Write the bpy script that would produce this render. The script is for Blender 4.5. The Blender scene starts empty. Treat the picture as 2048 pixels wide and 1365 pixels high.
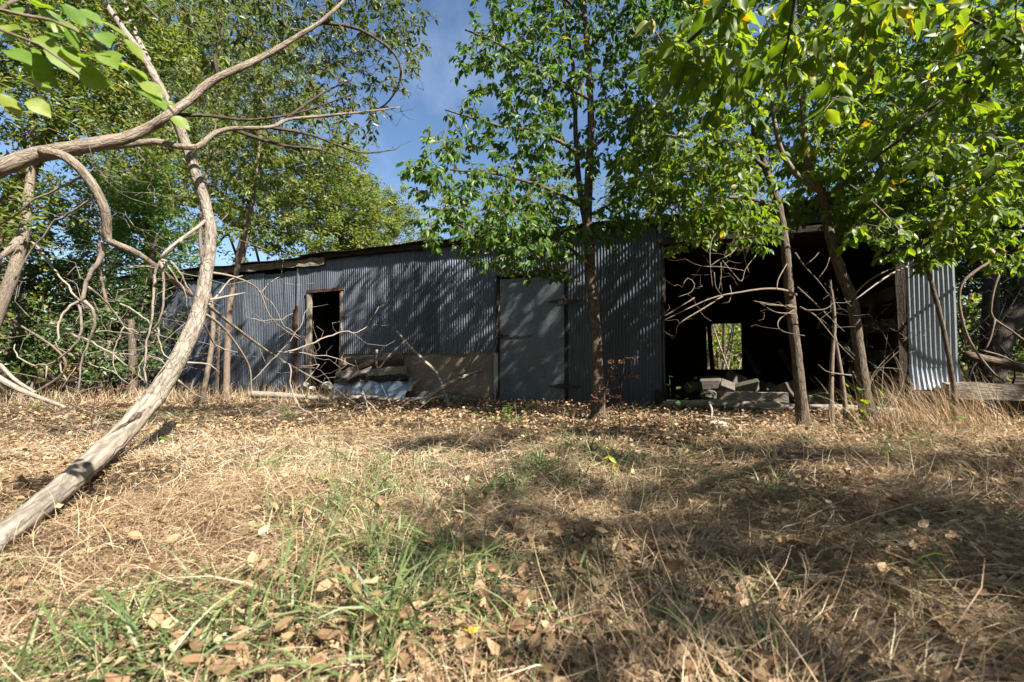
import bpy, math, random
import numpy as np
from mathutils import Matrix, Vector

scene = bpy.context.scene
COL = scene.collection
rng = np.random.default_rng(7)
random.seed(7)

# ------------------------------------------------------------------ camera, sky, sun, exposure
CAM_H, PITCH = 0.75, math.radians(2.5)
cam_d = bpy.data.cameras.new('camera')
cam_d.lens = 905.0 / 2048.0 * 36.0
cam_d.sensor_width = 36.0
cam_d.dof.use_dof = True
cam_d.dof.focus_distance = 6.5
cam_d.dof.aperture_fstop = 3.2
cam_d.clip_start, cam_d.clip_end = 0.02, 1000.0
cam = bpy.data.objects.new('camera', cam_d)
cam.location = (0, 0, CAM_H)
cam.rotation_euler = (math.radians(90) + PITCH, 0, 0)
COL.objects.link(cam)
scene.camera = cam

SUN_EL, SUN_AZ = math.radians(42), math.radians(135)       # azimuth clockwise from +Y (view direction)
world = bpy.data.worlds.new('World')
scene.world = world
world.use_nodes = True
nt = world.node_tree
nt.nodes.clear()
wo = nt.nodes.new('ShaderNodeOutputWorld')
bg = nt.nodes.new('ShaderNodeBackground')
sky = nt.nodes.new('ShaderNodeTexSky')
sky.sky_type = 'NISHITA'
sky.sun_disc = False
sky.sun_elevation, sky.sun_rotation = SUN_EL, SUN_AZ
sky.air_density, sky.dust_density, sky.ozone_density = 1.0, 1.2, 2.0
tc = nt.nodes.new('ShaderNodeTexCoord')
cn = nt.nodes.new('ShaderNodeTexNoise')
cn.inputs['Scale'].default_value = 2.6
cn.inputs['Detail'].default_value = 7
cn.inputs['Roughness'].default_value = 0.6
cr = nt.nodes.new('ShaderNodeMapRange')
cr.inputs['From Min'].default_value = 0.5
cr.inputs['From Max'].default_value = 0.75
cr.inputs['To Max'].default_value = 0.14
cmx = nt.nodes.new('ShaderNodeMix')
cmx.data_type = 'RGBA'
cmx.inputs['B'].default_value = (9.5, 10.5, 12.0, 1)
nt.links.new(tc.outputs['Generated'], cn.inputs['Vector'])
nt.links.new(cn.outputs['Fac'], cr.inputs['Value'])
nt.links.new(cr.outputs['Result'], cmx.inputs['Factor'])
hsv = nt.nodes.new('ShaderNodeHueSaturation')
hsv.inputs['Saturation'].default_value = 1.08
nt.links.new(sky.outputs['Color'], hsv.inputs['Color'])
nt.links.new(hsv.outputs['Color'], cmx.inputs['A'])
nt.links.new(cmx.outputs['Result'], bg.inputs['Color'])
bg.inputs['Strength'].default_value = 0.056
nt.links.new(bg.outputs['Background'], wo.inputs['Surface'])

sd = bpy.data.lights.new('sun', 'SUN')
sd.energy, sd.angle, sd.color = 5.0, math.radians(0.55), (1.0, 0.94, 0.84)
sun = bpy.data.objects.new('sun', sd)
to_sun = Vector((math.sin(SUN_AZ) * math.cos(SUN_EL), math.cos(SUN_AZ) * math.cos(SUN_EL), math.sin(SUN_EL)))
sun.rotation_euler = to_sun.to_track_quat('Z', 'Y').to_euler()
sun.location = (6, -6, 12)
COL.objects.link(sun)

scene.view_settings.view_transform = 'Standard'
scene.view_settings.look = 'None'
scene.view_settings.exposure = 1.78
scene.view_settings.gamma = 1.0
scene.view_settings.use_curve_mapping = False
scene.render.engine = 'CYCLES'
cy = scene.cycles
cy.max_bounces, cy.diffuse_bounces, cy.glossy_bounces, cy.transmission_bounces = 5, 3, 2, 3
cy.use_denoising = True
cy.denoiser = 'OPENIMAGEDENOISE'
cy.denoising_prefilter = 'ACCURATE'
cy.sample_clamp_indirect = 6
cy.caustics_reflective = cy.caustics_refractive = False

# ------------------------------------------------------------------ geometry helpers
FPX, CX, CY = 905.0, 1024.0, 682.5
def P(px, py, Y):
    """The point of the place seen at (px, py) of the photograph, Y metres in front of the camera."""
    x, y = (px - CX) / FPX, (CY - py) / FPX
    d = np.array([x, math.cos(PITCH) - y * math.sin(PITCH), math.sin(PITCH) + y * math.cos(PITCH)])
    return np.array([0, 0, CAM_H]) + d * (Y / d[1])
def PP(pts):
    return np.array([P(*p) for p in pts])
def line(pts, Y0, Y1):
    """pixel polyline with the depth running evenly from Y0 to Y1"""
    n = len(pts)
    return np.array([P(p[0], p[1], Y0 + (Y1 - Y0) * i / (n - 1)) for i, p in enumerate(pts)])
def project(V):
    V = np.asarray(V, float)
    r = V - np.array([0, 0, CAM_H])
    dy = r[:, 1] * math.cos(PITCH) + r[:, 2] * math.sin(PITCH)
    dz = -r[:, 1] * math.sin(PITCH) + r[:, 2] * math.cos(PITCH)
    dd = np.where(np.abs(dy) < 1e-4, 1e-4, dy)
    return CX + FPX * r[:, 0] / dd, CY - FPX * dz / dd, dy

def gz(x, y):
    """height of the ground"""
    x, y = np.asarray(x, float), np.asarray(y, float)
    w = 0.934 * (y - 8.23) + 0.358 * (x - 0.36)                 # metres behind the front wall
    k = np.clip((-w - 0.6) / 2.0, 0, 1)
    h = 0.028 * np.sin(2.3 * x + 0.7) * np.sin(2.0 * y + 1.1) + 0.02 * np.sin(4.1 * x - 2.2 * y) + 0.012 * np.sin(7.0 * y + 3 * x)
    far = np.clip((np.hypot(x, y) - 25) / 60, 0, 1)
    return h * k + far * 0.8 * np.sin(x * 0.05 + 1) * np.sin(y * 0.04)

class Geo:
    """collects vertices, faces of any size and per-vertex data, and builds ONE mesh"""
    def __init__(s):
        s.V, s.F, s.A, s.B, s.n = [], [], [], [], 0
    def add(s, V, faces, rnd=0.5, bark=None):
        V = np.asarray(V, float).reshape(-1, 3)
        for f in faces:
            f = np.asarray(f, np.int64)
            if len(f):
                s.F.append(f + s.n)
        s.V.append(V)
        s.A.append(np.broadcast_to(np.asarray(rnd, float), (len(V),)))
        s.B.append(np.zeros((len(V), 3)) if bark is None else bark)
        s.n += len(V)
        return s
    def mesh(s, name, mat, off=(0, 0, 0), smooth=False):
        V = np.concatenate(s.V) - np.asarray(off, float)
        loops = np.concatenate([f.ravel() for f in s.F])
        sizes = np.concatenate([np.full(len(f), f.shape[1]) for f in s.F])
        me = bpy.data.meshes.new(name)
        me.vertices.add(len(V)); me.vertices.foreach_set('co', V.astype(np.float32).ravel())
        me.loops.add(len(loops)); me.loops.foreach_set('vertex_index', loops.astype(np.int32))
        me.polygons.add(len(sizes))
        st = np.zeros(len(sizes), np.int32); st[1:] = np.cumsum(sizes)[:-1]
        me.polygons.foreach_set('loop_start', st)
        me.polygons.foreach_set('use_smooth', np.full(len(sizes), smooth))
        a = me.attributes.new('rnd', 'FLOAT', 'POINT'); a.data.foreach_set('value', np.concatenate(s.A).astype(np.float32))
        b = me.attributes.new('bark', 'FLOAT_VECTOR', 'POINT'); b.data.foreach_set('vector', np.concatenate(s.B).astype(np.float32).ravel())
        me.update(calc_edges=True)
        me.materials.append(mat)
        return me

def catmull(Pts, R, step):
    Pts = np.asarray(Pts, float); R = np.asarray(R, float)
    Q = np.vstack([2 * Pts[0] - Pts[1], Pts, 2 * Pts[-1] - Pts[-2]])
    out, rad = [], []
    for i in range(len(Pts) - 1):
        p0, p1, p2, p3 = Q[i:i + 4]
        n = max(1, int(np.linalg.norm(p2 - p1) / step))
        t = (np.arange(n) / n)[:, None]
        out.append(0.5 * (2 * p1 + (p2 - p0) * t + (2 * p0 - 5 * p1 + 4 * p2 - p3) * t ** 2 + (3 * p1 - p0 - 3 * p2 + p3) * t ** 3))
        rad.append(R[i] + (R[i + 1] - R[i]) * t[:, 0])
    out.append(Pts[-1:]); rad.append(R[-1:])
    return np.concatenate(out), np.concatenate(rad)

def tube(g, Pts, R, sides=8, step=0.08, rough=0.0, cap=True, rnd=0.5, smoothpath=True):
    """a tapered, gnarled limb along a path; returns the nodes of its axis"""
    Pts = np.asarray(Pts, float)
    R = np.broadcast_to(np.asarray(R, float), (len(Pts),)) if np.ndim(R) == 0 else np.interp(np.linspace(0, 1, len(Pts)), np.linspace(0, 1, len(R)), R)
    if smoothpath and len(Pts) > 2:
        Pts, R = catmull(Pts, R, step)
    n = len(Pts)
    T = np.gradient(Pts, axis=0); T /= np.linalg.norm(T, axis=1)[:, None] + 1e-9
    up = np.array([0.3, 1, 0.2]) if abs(T[0] @ np.array([0.3, 1, 0.2]) / 1.06) < 0.9 else np.array([1.0, 0, 0])
    N = np.zeros_like(Pts); a = up
    for i in range(n):
        a = a - (a @ T[i]) * T[i]; a = a / (np.linalg.norm(a) + 1e-9); N[i] = a
    Bn = np.cross(T, N)
    ang = np.arange(sides) / sides * 2 * math.pi
    L = np.concatenate([[0], np.cumsum(np.linalg.norm(np.diff(Pts, axis=0), axis=1))])
    rr = np.repeat(R[:, None], sides, 1)
    if rough:
        ph = rng.random(6) * 6
        lump = (np.sin(ang[None] * 2 + ph[0] + L[:, None] * 5) + np.sin(ang[None] * 3 + ph[1] - L[:, None] * 9) + 0.8 * np.sin(L[:, None] * 23 + ph[2] + ang[None])) / 3
        rr = rr * (1 + rough * (lump + rng.normal(0, 0.35, rr.shape)))
    V = Pts[:, None] + rr[..., None] * (np.cos(ang)[None, :, None] * N[:, None] + np.sin(ang)[None, :, None] * Bn[:, None])
    bark = np.stack([np.cos(ang)[None] * R[:, None], np.sin(ang)[None] * R[:, None], np.repeat(L[:, None], sides, 1)], -1)
    i, j = np.meshgrid(np.arange(n - 1), np.arange(sides), indexing='ij')
    j2 = (j + 1) % sides
    F = [np.stack([i * sides + j, i * sides + j2, (i + 1) * sides + j2, (i + 1) * sides + j], -1).reshape(-1, 4)]
    if cap:
        F.append(np.array([list(range(sides))[::-1]])); F.append(np.array([[(n - 1) * sides + k for k in range(sides)]]))
    g.add(V.reshape(-1, 3), F, rnd, bark.reshape(-1, 3))
    return Pts

BOXF = np.array([[0, 3, 2, 1], [4, 5, 6, 7], [0, 1, 5, 4], [1, 2, 6, 5], [2, 3, 7, 6], [3, 0, 4, 7]])
def box(g, x0, x1, y0, y1, z0, z1, jit=0.0, rnd=0.5):
    V = np.array([[x0, y0, z0], [x1, y0, z0], [x1, y1, z0], [x0, y1, z0], [x0, y0, z1], [x1, y0, z1], [x1, y1, z1], [x0, y1, z1]], float)
    if jit: V = V + rng.uniform(-jit, jit, V.shape)
    L = max(x1 - x0, y1 - y0, z1 - z0)
    k = [x1 - x0, y1 - y0, z1 - z0].index(L)
    b = V[:, [(k + 1) % 3, (k + 2) % 3, k]] + rng.random(3) * 9
    g.add(V, [BOXF], rnd, b)
    return g
def plank(g, a, b, w, t, up=(0, 0, 1), nseg=6, wob=0.006, rnd=0.5):
    """an old sawn timber from a to b: w wide along `up`, t thick, its edges uneven"""
    a, b, up = np.array(a, float), np.array(b, float), np.array(up, float)
    d = b - a; L = np.linalg.norm(d); d /= L
    up = up - (up @ d) * d; up /= np.linalg.norm(up); sd_ = np.cross(d, up)
    V, B = [], []
    off = rng.random(3) * 9
    for k in range(nseg + 1):
        c = a + (b - a) * k / nseg
        for (p, q) in ((-1, -1), (1, -1), (1, 1), (-1, 1)):
            V.append(c + sd_ * p * t / 2 + up * q * w / 2 + rng.normal(0, wob, 3)); B.append([p * t / 2 + off[0], q * w / 2 + off[1], L * k / nseg + off[2]])
    F = [[i * 4 + j, i * 4 + (j + 1) % 4, (i + 1) * 4 + (j + 1) % 4, (i + 1) * 4 + j] for i in range(nseg) for j in range(4)]
    F += [[3, 2, 1, 0], [nseg * 4 + j for j in range(4)]]
    g.add(np.array(V), [np.array(F)], rnd, np.array(B))
    return g

def thing(name, label, cat, loc=(0, 0, 0), group=None, rot=None):
    o = bpy.data.objects.new(name, None)
    o.empty_display_size = 0.2
    COL.objects.link(o)
    o.location = loc
    if rot is not None: o.rotation_euler = rot
    o['label'], o['category'] = label, cat
    if group: o['group'] = group
    return o
def obj(name, me, parent=None, kind=None, label=None):
    o = bpy.data.objects.new(name, me)
    COL.objects.link(o)
    if parent: o.parent = parent
    if kind: o['kind'] = kind
    if label: o['label'] = label
    return o
def whole(name, me, label, cat, loc=(0, 0, 0), group=None):
    o = obj(name, me)
    o.location = loc
    o['label'], o['category'] = label, cat
    if group: o['group'] = group
    return o

# ------------------------------------------------------------------ materials
def mat(name):
    m = bpy.data.materials.new(name); m.use_nodes = True
    t = m.node_tree; t.nodes.clear()
    out = t.nodes.new('ShaderNodeOutputMaterial')
    return m, t, out
def node(t, kind, **kw):
    n = t.nodes.new(kind)
    for k, v in kw.items():
        if k in n.inputs: n.inputs[k].default_value = v
        else: setattr(n, k, v)
    return n
def ramp(t, stops, interp='LINEAR'):
    r = t.nodes.new('ShaderNodeValToRGB'); r.color_ramp.interpolation = interp
    e = r.color_ramp.elements
    while len(e) < len(stops): e.new(0.5)
    for k, (p, c) in enumerate(stops):
        e[k].position = p; e[k].color = (*c, 1)
    return r
def vec(t, attr=None, scale=(1, 1, 1)):
    if attr:
        a = node(t, 'ShaderNodeAttribute', attribute_name=attr); s = a.outputs['Vector']
    else:
        a = node(t, 'ShaderNodeTexCoord'); s = a.outputs['Object']
    mp = node(t, 'ShaderNodeMapping'); mp.inputs['Scale'].default_value = scale
    t.links.new(s, mp.inputs['Vector'])
    return mp.outputs['Vector']

def leaf_mat(name, stops, trans=0.4, rough=0.42, tint=(1.5, 1.55, 0.6), spec=0.5, nscale=60.0):
    m, t, out = mat(name)
    a = node(t, 'ShaderNodeAttribute', attribute_name='rnd')
    r = ramp(t, stops)
    t.links.new(a.outputs['Fac'], r.inputs['Fac'])
    n = node(t, 'ShaderNodeTexNoise', Scale=nscale, Detail=3.0)
    t.links.new(vec(t), n.inputs['Vector'])
    mr = node(t, 'ShaderNodeMapRange'); mr.inputs['To Min'].default_value = 0.75; mr.inputs['To Max'].default_value = 1.25
    t.links.new(n.outputs['Fac'], mr.inputs['Value'])
    mu = node(t, 'ShaderNodeMix', data_type='RGBA', blend_type='MULTIPLY'); mu.inputs['Factor'].default_value = 1
    t.links.new(r.outputs['Color'], mu.inputs['A']); t.links.new(mr.outputs['Result'], mu.inputs['B'])
    p = node(t, 'ShaderNodeBsdfPrincipled'); p.inputs['Roughness'].default_value = rough
    p.inputs['Specular IOR Level'].default_value = spec
    t.links.new(mu.outputs['Result'], p.inputs['Base Color'])
    tr = node(t, 'ShaderNodeBsdfTranslucent')
    tm = node(t, 'ShaderNodeMix', data_type='RGBA', blend_type='MULTIPLY'); tm.inputs['Factor'].default_value = 1
    tm.inputs['B'].default_value = (*tint, 1)
    t.links.new(mu.outputs['Result'], tm.inputs['A']); t.links.new(tm.outputs['Result'], tr.inputs['Color'])
    mx = node(t, 'ShaderNodeMixShader'); mx.inputs['Fac'].default_value = trans
    t.links.new(p.outputs[0], mx.inputs[1]); t.links.new(tr.outputs[0], mx.inputs[2])
    t.links.new(mx.outputs[0], out.inputs['Surface'])
    return m
def bark_mat(name, dark, light, patch=None, fine=70.0, bump=0.6, stretch=0.28, fissure=9.0, crack=42.0, camt=0.8, cstretch=0.2):
    m, t, out = mat(name)
    v = vec(t, 'bark', (1, 1, stretch))
    n1 = node(t, 'ShaderNodeTexNoise', Scale=fine, Detail=6.0, Roughness=0.65); t.links.new(v, n1.inputs['Vector'])
    v2 = vec(t, 'bark', (1, 1, 0.7))
    n2 = node(t, 'ShaderNodeTexNoise', Scale=fissure, Detail=4.0); t.links.new(v2, n2.inputs['Vector'])
    r = ramp(t, [(0.32, dark), (0.68, light)]); t.links.new(n1.outputs['Fac'], r.inputs['Fac'])
    mx = node(t, 'ShaderNodeMix', data_type='RGBA', blend_type='MIX')
    mx.inputs['B'].default_value = (*(patch or light), 1)
    mr = node(t, 'ShaderNodeMapRange'); mr.inputs['From Min'].default_value = 0.48; mr.inputs['From Max'].default_value = 0.66; mr.inputs['To Max'].default_value = 0.75
    t.links.new(n2.outputs['Fac'], mr.inputs['Value']); t.links.new(mr.outputs['Result'], mx.inputs['Factor'])
    t.links.new(r.outputs['Color'], mx.inputs['A'])
    p = node(t, 'ShaderNodeBsdfPrincipled'); p.inputs['Roughness'].default_value = 0.85; p.inputs['Specular IOR Level'].default_value = 0.2
    vo = node(t, 'ShaderNodeTexVoronoi', Scale=crack, feature='DISTANCE_TO_EDGE')
    wv = node(t, 'ShaderNodeVectorMath', operation='ADD'); ws_ = node(t, 'ShaderNodeVectorMath', operation='SCALE'); ws_.inputs['Scale'].default_value = 0.06
    t.links.new(n2.outputs['Color'], ws_.inputs[0]); t.links.new(vec(t, 'bark', (1, 1, cstretch)), wv.inputs[0]); t.links.new(ws_.outputs[0], wv.inputs[1]); t.links.new(wv.outputs[0], vo.inputs['Vector'])
    ck = node(t, 'ShaderNodeMapRange'); ck.inputs['From Max'].default_value = 0.13; ck.inputs['To Min'].default_value = 0.35
    t.links.new(vo.outputs['Distance'], ck.inputs['Value'])
    mc = node(t, 'ShaderNodeMix', data_type='RGBA', blend_type='MULTIPLY'); mc.inputs['Factor'].default_value = camt
    t.links.new(mx.outputs['Result'], mc.inputs['A']); t.links.new(ck.outputs[0], mc.inputs['B'])
    t.links.new(mc.outputs['Result'], p.inputs['Base Color'])
    hs = node(t, 'ShaderNodeMath', operation='MULTIPLY_ADD'); hs.inputs[1].default_value = 0.9
    t.links.new(ck.outputs[0], hs.inputs[0]); t.links.new(n1.outputs['Fac'], hs.inputs[2])
    b = node(t, 'ShaderNodeBump'); b.inputs['Strength'].default_value = bump; b.inputs['Distance'].default_value = 0.010
    t.links.new(hs.outputs[0], b.inputs['Height']); t.links.new(b.outputs[0], p.inputs['Normal'])
    t.links.new(p.outputs[0], out.inputs['Surface'])
    return m
def wood_mat(name, dark, light, fine=45.0, rot=None):
    return bark_mat(name, dark, light, rot or dark, fine=fine, bump=0.5, stretch=0.05, fissure=5.0, crack=30.0)
def metal_mat(name, base, rust=0.3, rough=0.40, metallic=0.72, spangle=False, spec_noise=1.0):
    m, t, out = mat(name)
    oi = node(t, 'ShaderNodeObjectInfo')
    tcn = node(t, 'ShaderNodeTexCoord')
    off = node(t, 'ShaderNodeVectorMath', operation='ADD')
    t.links.new(tcn.outputs['Object'], off.inputs[0])
    mm = node(t, 'ShaderNodeVectorMath', operation='SCALE'); mm.inputs['Scale'].default_value = 37.0
    comb = node(t, 'ShaderNodeCombineXYZ')
    for k in 'XYZ': t.links.new(oi.outputs['Random'], comb.inputs[k])
    t.links.new(comb.outputs[0], mm.inputs[0]); t.links.new(mm.outputs[0], off.inputs[1])
    st = node(t, 'ShaderNodeMapping'); st.inputs['Scale'].default_value = (7, 7, 0.8)
    t.links.new(off.outputs[0], st.inputs['Vector'])
    n1 = node(t, 'ShaderNodeTexNoise', Scale=2.2, Detail=8.0, Roughness=0.7); t.links.new(st.outputs[0], n1.inputs['Vector'])
    if spangle:
        n2 = node(t, 'ShaderNodeTexVoronoi', Scale=70.0); t.links.new(off.outputs[0], n2.inputs['Vector']); f2 = n2.outputs['Color']
    else:
        n2 = node(t, 'ShaderNodeTexNoise', Scale=30.0, Detail=5.0); t.links.new(off.outputs[0], n2.inputs['Vector']); f2 = n2.outputs['Fac']
    mr = node(t, 'ShaderNodeMapRange'); mr.inputs['To Min'].default_value = 0.62; mr.inputs['To Max'].default_value = 1.3
    t.links.new(f2, mr.inputs['Value'])
    tone = node(t, 'ShaderNodeMapRange'); tone.inputs['To Min'].default_value = 0.66; tone.inputs['To Max'].default_value = 1.25
    t.links.new(oi.outputs['Random'], tone.inputs['Value'])
    q = node(t, 'ShaderNodeMath', operation='MULTIPLY'); t.links.new(mr.outputs[0], q.inputs[0]); t.links.new(tone.outputs[0], q.inputs[1])
    mu = node(t, 'ShaderNodeMix', data_type='RGBA', blend_type='MULTIPLY'); mu.inputs['Factor'].default_value = 1; mu.inputs['A'].default_value = (*base, 1)
    t.links.new(q.outputs[0], mu.inputs['B'])
    rr = node(t, 'ShaderNodeMapRange'); rr.inputs['From Min'].default_value = 0.52; rr.inputs['From Max'].default_value = 0.74; rr.inputs['To Max'].default_value = rust
    t.links.new(n1.outputs['Fac'], rr.inputs['Value'])
    mx = node(t, 'ShaderNodeMix', data_type='RGBA'); mx.inputs['B'].default_value = (0.10, 0.055, 0.032, 1)
    t.links.new(rr.outputs[0], mx.inputs['Factor']); t.links.new(mu.outputs['Result'], mx.inputs['A'])
    p = node(t, 'ShaderNodeBsdfPrincipled'); t.links.new(mx.outputs['Result'], p.inputs['Base Color'])
    me_ = node(t, 'ShaderNodeMath', operation='MULTIPLY_ADD'); me_.inputs[1].default_value = -metallic; me_.inputs[2].default_value = metallic
    t.links.new(rr.outputs[0], me_.inputs[0]); t.links.new(me_.outputs[0], p.inputs['Metallic'])
    ro = node(t, 'ShaderNodeMapRange'); ro.inputs['To Min'].default_value = rough - 0.1; ro.inputs['To Max'].default_value = rough + 0.25
    t.links.new(n1.outputs['Fac'], ro.inputs['Value']); t.links.new(ro.outputs[0], p.inputs['Roughness'])
    b = node(t, 'ShaderNodeBump'); b.inputs['Strength'].default_value = 0.12; b.inputs['Distance'].default_value = 0.01
    t.links.new(n1.outputs['Fac'], b.inputs['Height']); t.links.new(b.outputs[0], p.inputs['Normal'])
    t.links.new(p.outputs[0], out.inputs['Surface'])
    return m
def rough_mat(name, stops, scale=8.0, bump=0.5, dist=0.02, fine=60.0):
    m, t, out = mat(name)
    v = vec(t)
    n1 = node(t, 'ShaderNodeTexNoise', Scale=scale, Detail=8.0, Roughness=0.7); t.links.new(v, n1.inputs['Vector'])
    n2 = node(t, 'ShaderNodeTexNoise', Scale=fine, Detail=4.0, Roughness=0.7); t.links.new(v, n2.inputs['Vector'])
    r = ramp(t, stops); t.links.new(n1.outputs['Fac'], r.inputs['Fac'])
    mr = node(t, 'ShaderNodeMapRange'); mr.inputs['To Min'].default_value = 0.6; mr.inputs['To Max'].default_value = 1.4
    t.links.new(n2.outputs['Fac'], mr.inputs['Value'])
    mu = node(t, 'ShaderNodeMix', data_type='RGBA', blend_type='MULTIPLY'); mu.inputs['Factor'].default_value = 1
    t.links.new(r.outputs['Color'], mu.inputs['A']); t.links.new(mr.outputs[0], mu.inputs['B'])
    p = node(t, 'ShaderNodeBsdfPrincipled'); p.inputs['Roughness'].default_value = 0.9; p.inputs['Specular IOR Level'].default_value = 0.15
    t.links.new(mu.outputs['Result'], p.inputs['Base Color'])
    b = node(t, 'ShaderNodeBump'); b.inputs['Strength'].default_value = bump; b.inputs['Distance'].default_value = dist
    t.links.new(n2.outputs['Fac'], b.inputs['Height']); t.links.new(b.outputs[0], p.inputs['Normal'])
    t.links.new(p.outputs[0], out.inputs['Surface'])
    return m

G1, G2, G3 = (0.030, 0.075, 0.012), (0.050, 0.115, 0.018), (0.085, 0.150, 0.022)
YEL, BRN = (0.22, 0.19, 0.030), (0.13, 0.065, 0.022)
M = {}
M['leaf_mid'] = leaf_mat('leaf_mid', [(0, (0.035, 0.085, 0.013)), (0.45, (0.060, 0.125, 0.019)), (0.8, (0.10, 0.165, 0.024)), (0.95, (0.15, 0.17, 0.025)), (0.985, (0.2, 0.15, 0.03))], 0.42, 0.46, (2.1, 2.0, 0.55), 0.38)
M['leaf_bright'] = leaf_mat('leaf_bright', [(0, (0.05, 0.10, 0.016)), (0.45, (0.085, 0.148, 0.022)), (0.85, (0.13, 0.185, 0.028)), (0.96, (0.2, 0.19, 0.03)), (0.99, (0.26, 0.19, 0.025))], 0.5, 0.46, (2.6, 2.25, 0.5), 0.38)
M['leaf_pinnate'] = leaf_mat('leaf_pinnate', [(0, (0.04, 0.075, 0.018)), (0.5, (0.075, 0.11, 0.022)), (0.8, (0.12, 0.13, 0.028)), (0.95, (0.2, 0.15, 0.035)), (1, BRN)], 0.38)
M['leaf_far'] = leaf_mat('leaf_far', [(0, (0.055, 0.10, 0.022)), (0.4, (0.10, 0.15, 0.028)), (0.75, (0.17, 0.19, 0.038)), (0.92, (0.25, 0.20, 0.05)), (1, (0.17, 0.09, 0.04))], 0.45, 0.5, (2.1, 1.9, 0.6))
M['leaf_dark'] = leaf_mat('leaf_dark', [(0, (0.025, 0.055, 0.012)), (0.6, (0.045, 0.085, 0.018)), (0.93, (0.08, 0.11, 0.025)), (1, YEL)], 0.3, 0.45)
M['leaf_near'] = leaf_mat('leaf_near', [(0, (0.085, 0.16, 0.018)), (0.6, (0.13, 0.215, 0.028)), (1, (0.20, 0.25, 0.04))], 0.5, 0.5, (1.7, 1.6, 0.5), 0.5, 7.0)
M['litter'] = leaf_mat('litter', [(0, (0.10, 0.055, 0.028)), (0.3, (0.21, 0.13, 0.07)), (0.6, (0.36, 0.25, 0.145)), (0.85, (0.48, 0.37, 0.24)), (0.97, (0.52, 0.43, 0.29)), (1, (0.5, 0.36, 0.03))], 0.15, 0.6, (1.1, 1, 0.8), 0.25)
M['yellow_leaf'] = leaf_mat('yellow_leaf', [(0, (0.30, 0.33, 0.03)), (0.5, (0.45, 0.38, 0.03)), (1, (0.58, 0.42, 0.03))], 0.35, 0.5, (1.1, 1.1, 0.7))
M['dry_weed'] = leaf_mat('dry_weed', [(0, (0.12, 0.05, 0.028)), (0.6, (0.20, 0.09, 0.05)), (1, (0.30, 0.17, 0.09))], 0.15, 0.8, (1, 1, 1), 0.1)
M['straw'] = leaf_mat('straw', [(0, (0.11, 0.065, 0.04)), (0.3, (0.27, 0.18, 0.105)), (0.65, (0.46, 0.345, 0.21)), (0.9, (0.58, 0.48, 0.33)), (1, (0.68, 0.61, 0.49))], 0.2, 0.55, (1.1, 1.05, 0.8), 0.3)
M['grass'] = leaf_mat('grass', [(0, (0.045, 0.075, 0.026)), (0.4, (0.095, 0.14, 0.048)), (0.75, (0.18, 0.215, 0.085)), (1, (0.40, 0.36, 0.2))], 0.3, 0.42, (1.2, 1.3, 0.6), 0.4)
M['bark_tree'] = bark_mat('bark_tree', (0.045, 0.034, 0.025), (0.175, 0.132, 0.095), (0.10, 0.078, 0.058), fine=48)
M['bark_pale'] = bark_mat('bark_pale', (0.085, 0.069, 0.053), (0.33, 0.285, 0.235), (0.36, 0.315, 0.265), fine=46, bump=0.7, stretch=0.35, fissure=7, crack=34, camt=0.4, cstretch=0.3)
M['wood_bleached'] = bark_mat('wood_bleached', (0.13, 0.105, 0.08), (0.40, 0.345, 0.285), (0.31, 0.265, 0.215), fine=38, bump=0.6, stretch=0.10, fissure=6, crack=16, camt=0.7, cstretch=0.07)
M['bark_limb'] = bark_mat('bark_limb', (0.10, 0.078, 0.058), (0.31, 0.255, 0.20), (0.27, 0.22, 0.17), fine=60, bump=0.7, stretch=0.22, crack=60, camt=0.6, cstretch=0.15)
M['bark_dark'] = bark_mat('bark_dark', (0.03, 0.024, 0.018), (0.10, 0.08, 0.062), (0.06, 0.05, 0.04), fine=40)
M['twig_grey'] = bark_mat('twig_grey', (0.13, 0.105, 0.082), (0.33, 0.285, 0.24), (0.25, 0.21, 0.17), fine=50, bump=0.3, camt=0.0)
M['twig_brown'] = bark_mat('twig_brown', (0.085, 0.062, 0.045), (0.22, 0.17, 0.13), (0.15, 0.12, 0.09), fine=50, bump=0.3, camt=0.2)
M['heart_wood'] = wood_mat('heart_wood', (0.30, 0.20, 0.10), (0.50, 0.36, 0.20))
M['wood_grey'] = wood_mat('wood_grey', (0.12, 0.10, 0.08), (0.34, 0.30, 0.25), rot=(0.2, 0.165, 0.13))
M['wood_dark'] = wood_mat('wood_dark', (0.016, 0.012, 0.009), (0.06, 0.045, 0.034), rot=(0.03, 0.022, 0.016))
M['wood_red'] = wood_mat('wood_red', (0.04, 0.02, 0.014), (0.125, 0.068, 0.045), rot=(0.06, 0.033, 0.022))
M['sheet'] = metal_mat('sheet', (0.105, 0.125, 0.160), rust=0.5)
M['sheet_blue'] = metal_mat('sheet_blue', (0.085, 0.105, 0.145), rust=0.25)
M['sheet_bright'] = metal_mat('sheet_bright', (0.33, 0.365, 0.42), rust=0.12, rough=0.36)
M['door_metal'] = metal_mat('door_metal', (0.155, 0.178, 0.21), rust=0.22, rough=0.42, spangle=True)
M['loose_metal'] = metal_mat('loose_metal', (0.30, 0.36, 0.44), rust=0.25, rough=0.36)
M['iron'] = metal_mat('iron', (0.045, 0.035, 0.03), rust=0.9, rough=0.7, metallic=0.4)
M['stucco'] = rough_mat('stucco', [(0.3, (0.20, 0.15, 0.11)), (0.7, (0.34, 0.275, 0.21))], 3.0, 0.8, 0.03, 45)
M['stone'] = rough_mat('stone', [(0.3, (0.06, 0.052, 0.043)), (0.7, (0.15, 0.135, 0.113))], 5.0, 0.7, 0.02, 40)
M['stone_pale'] = rough_mat('stone_pale', [(0.3, (0.34, 0.31, 0.26)), (0.7, (0.56, 0.52, 0.45))], 6.0, 0.6, 0.02, 50)
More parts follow.
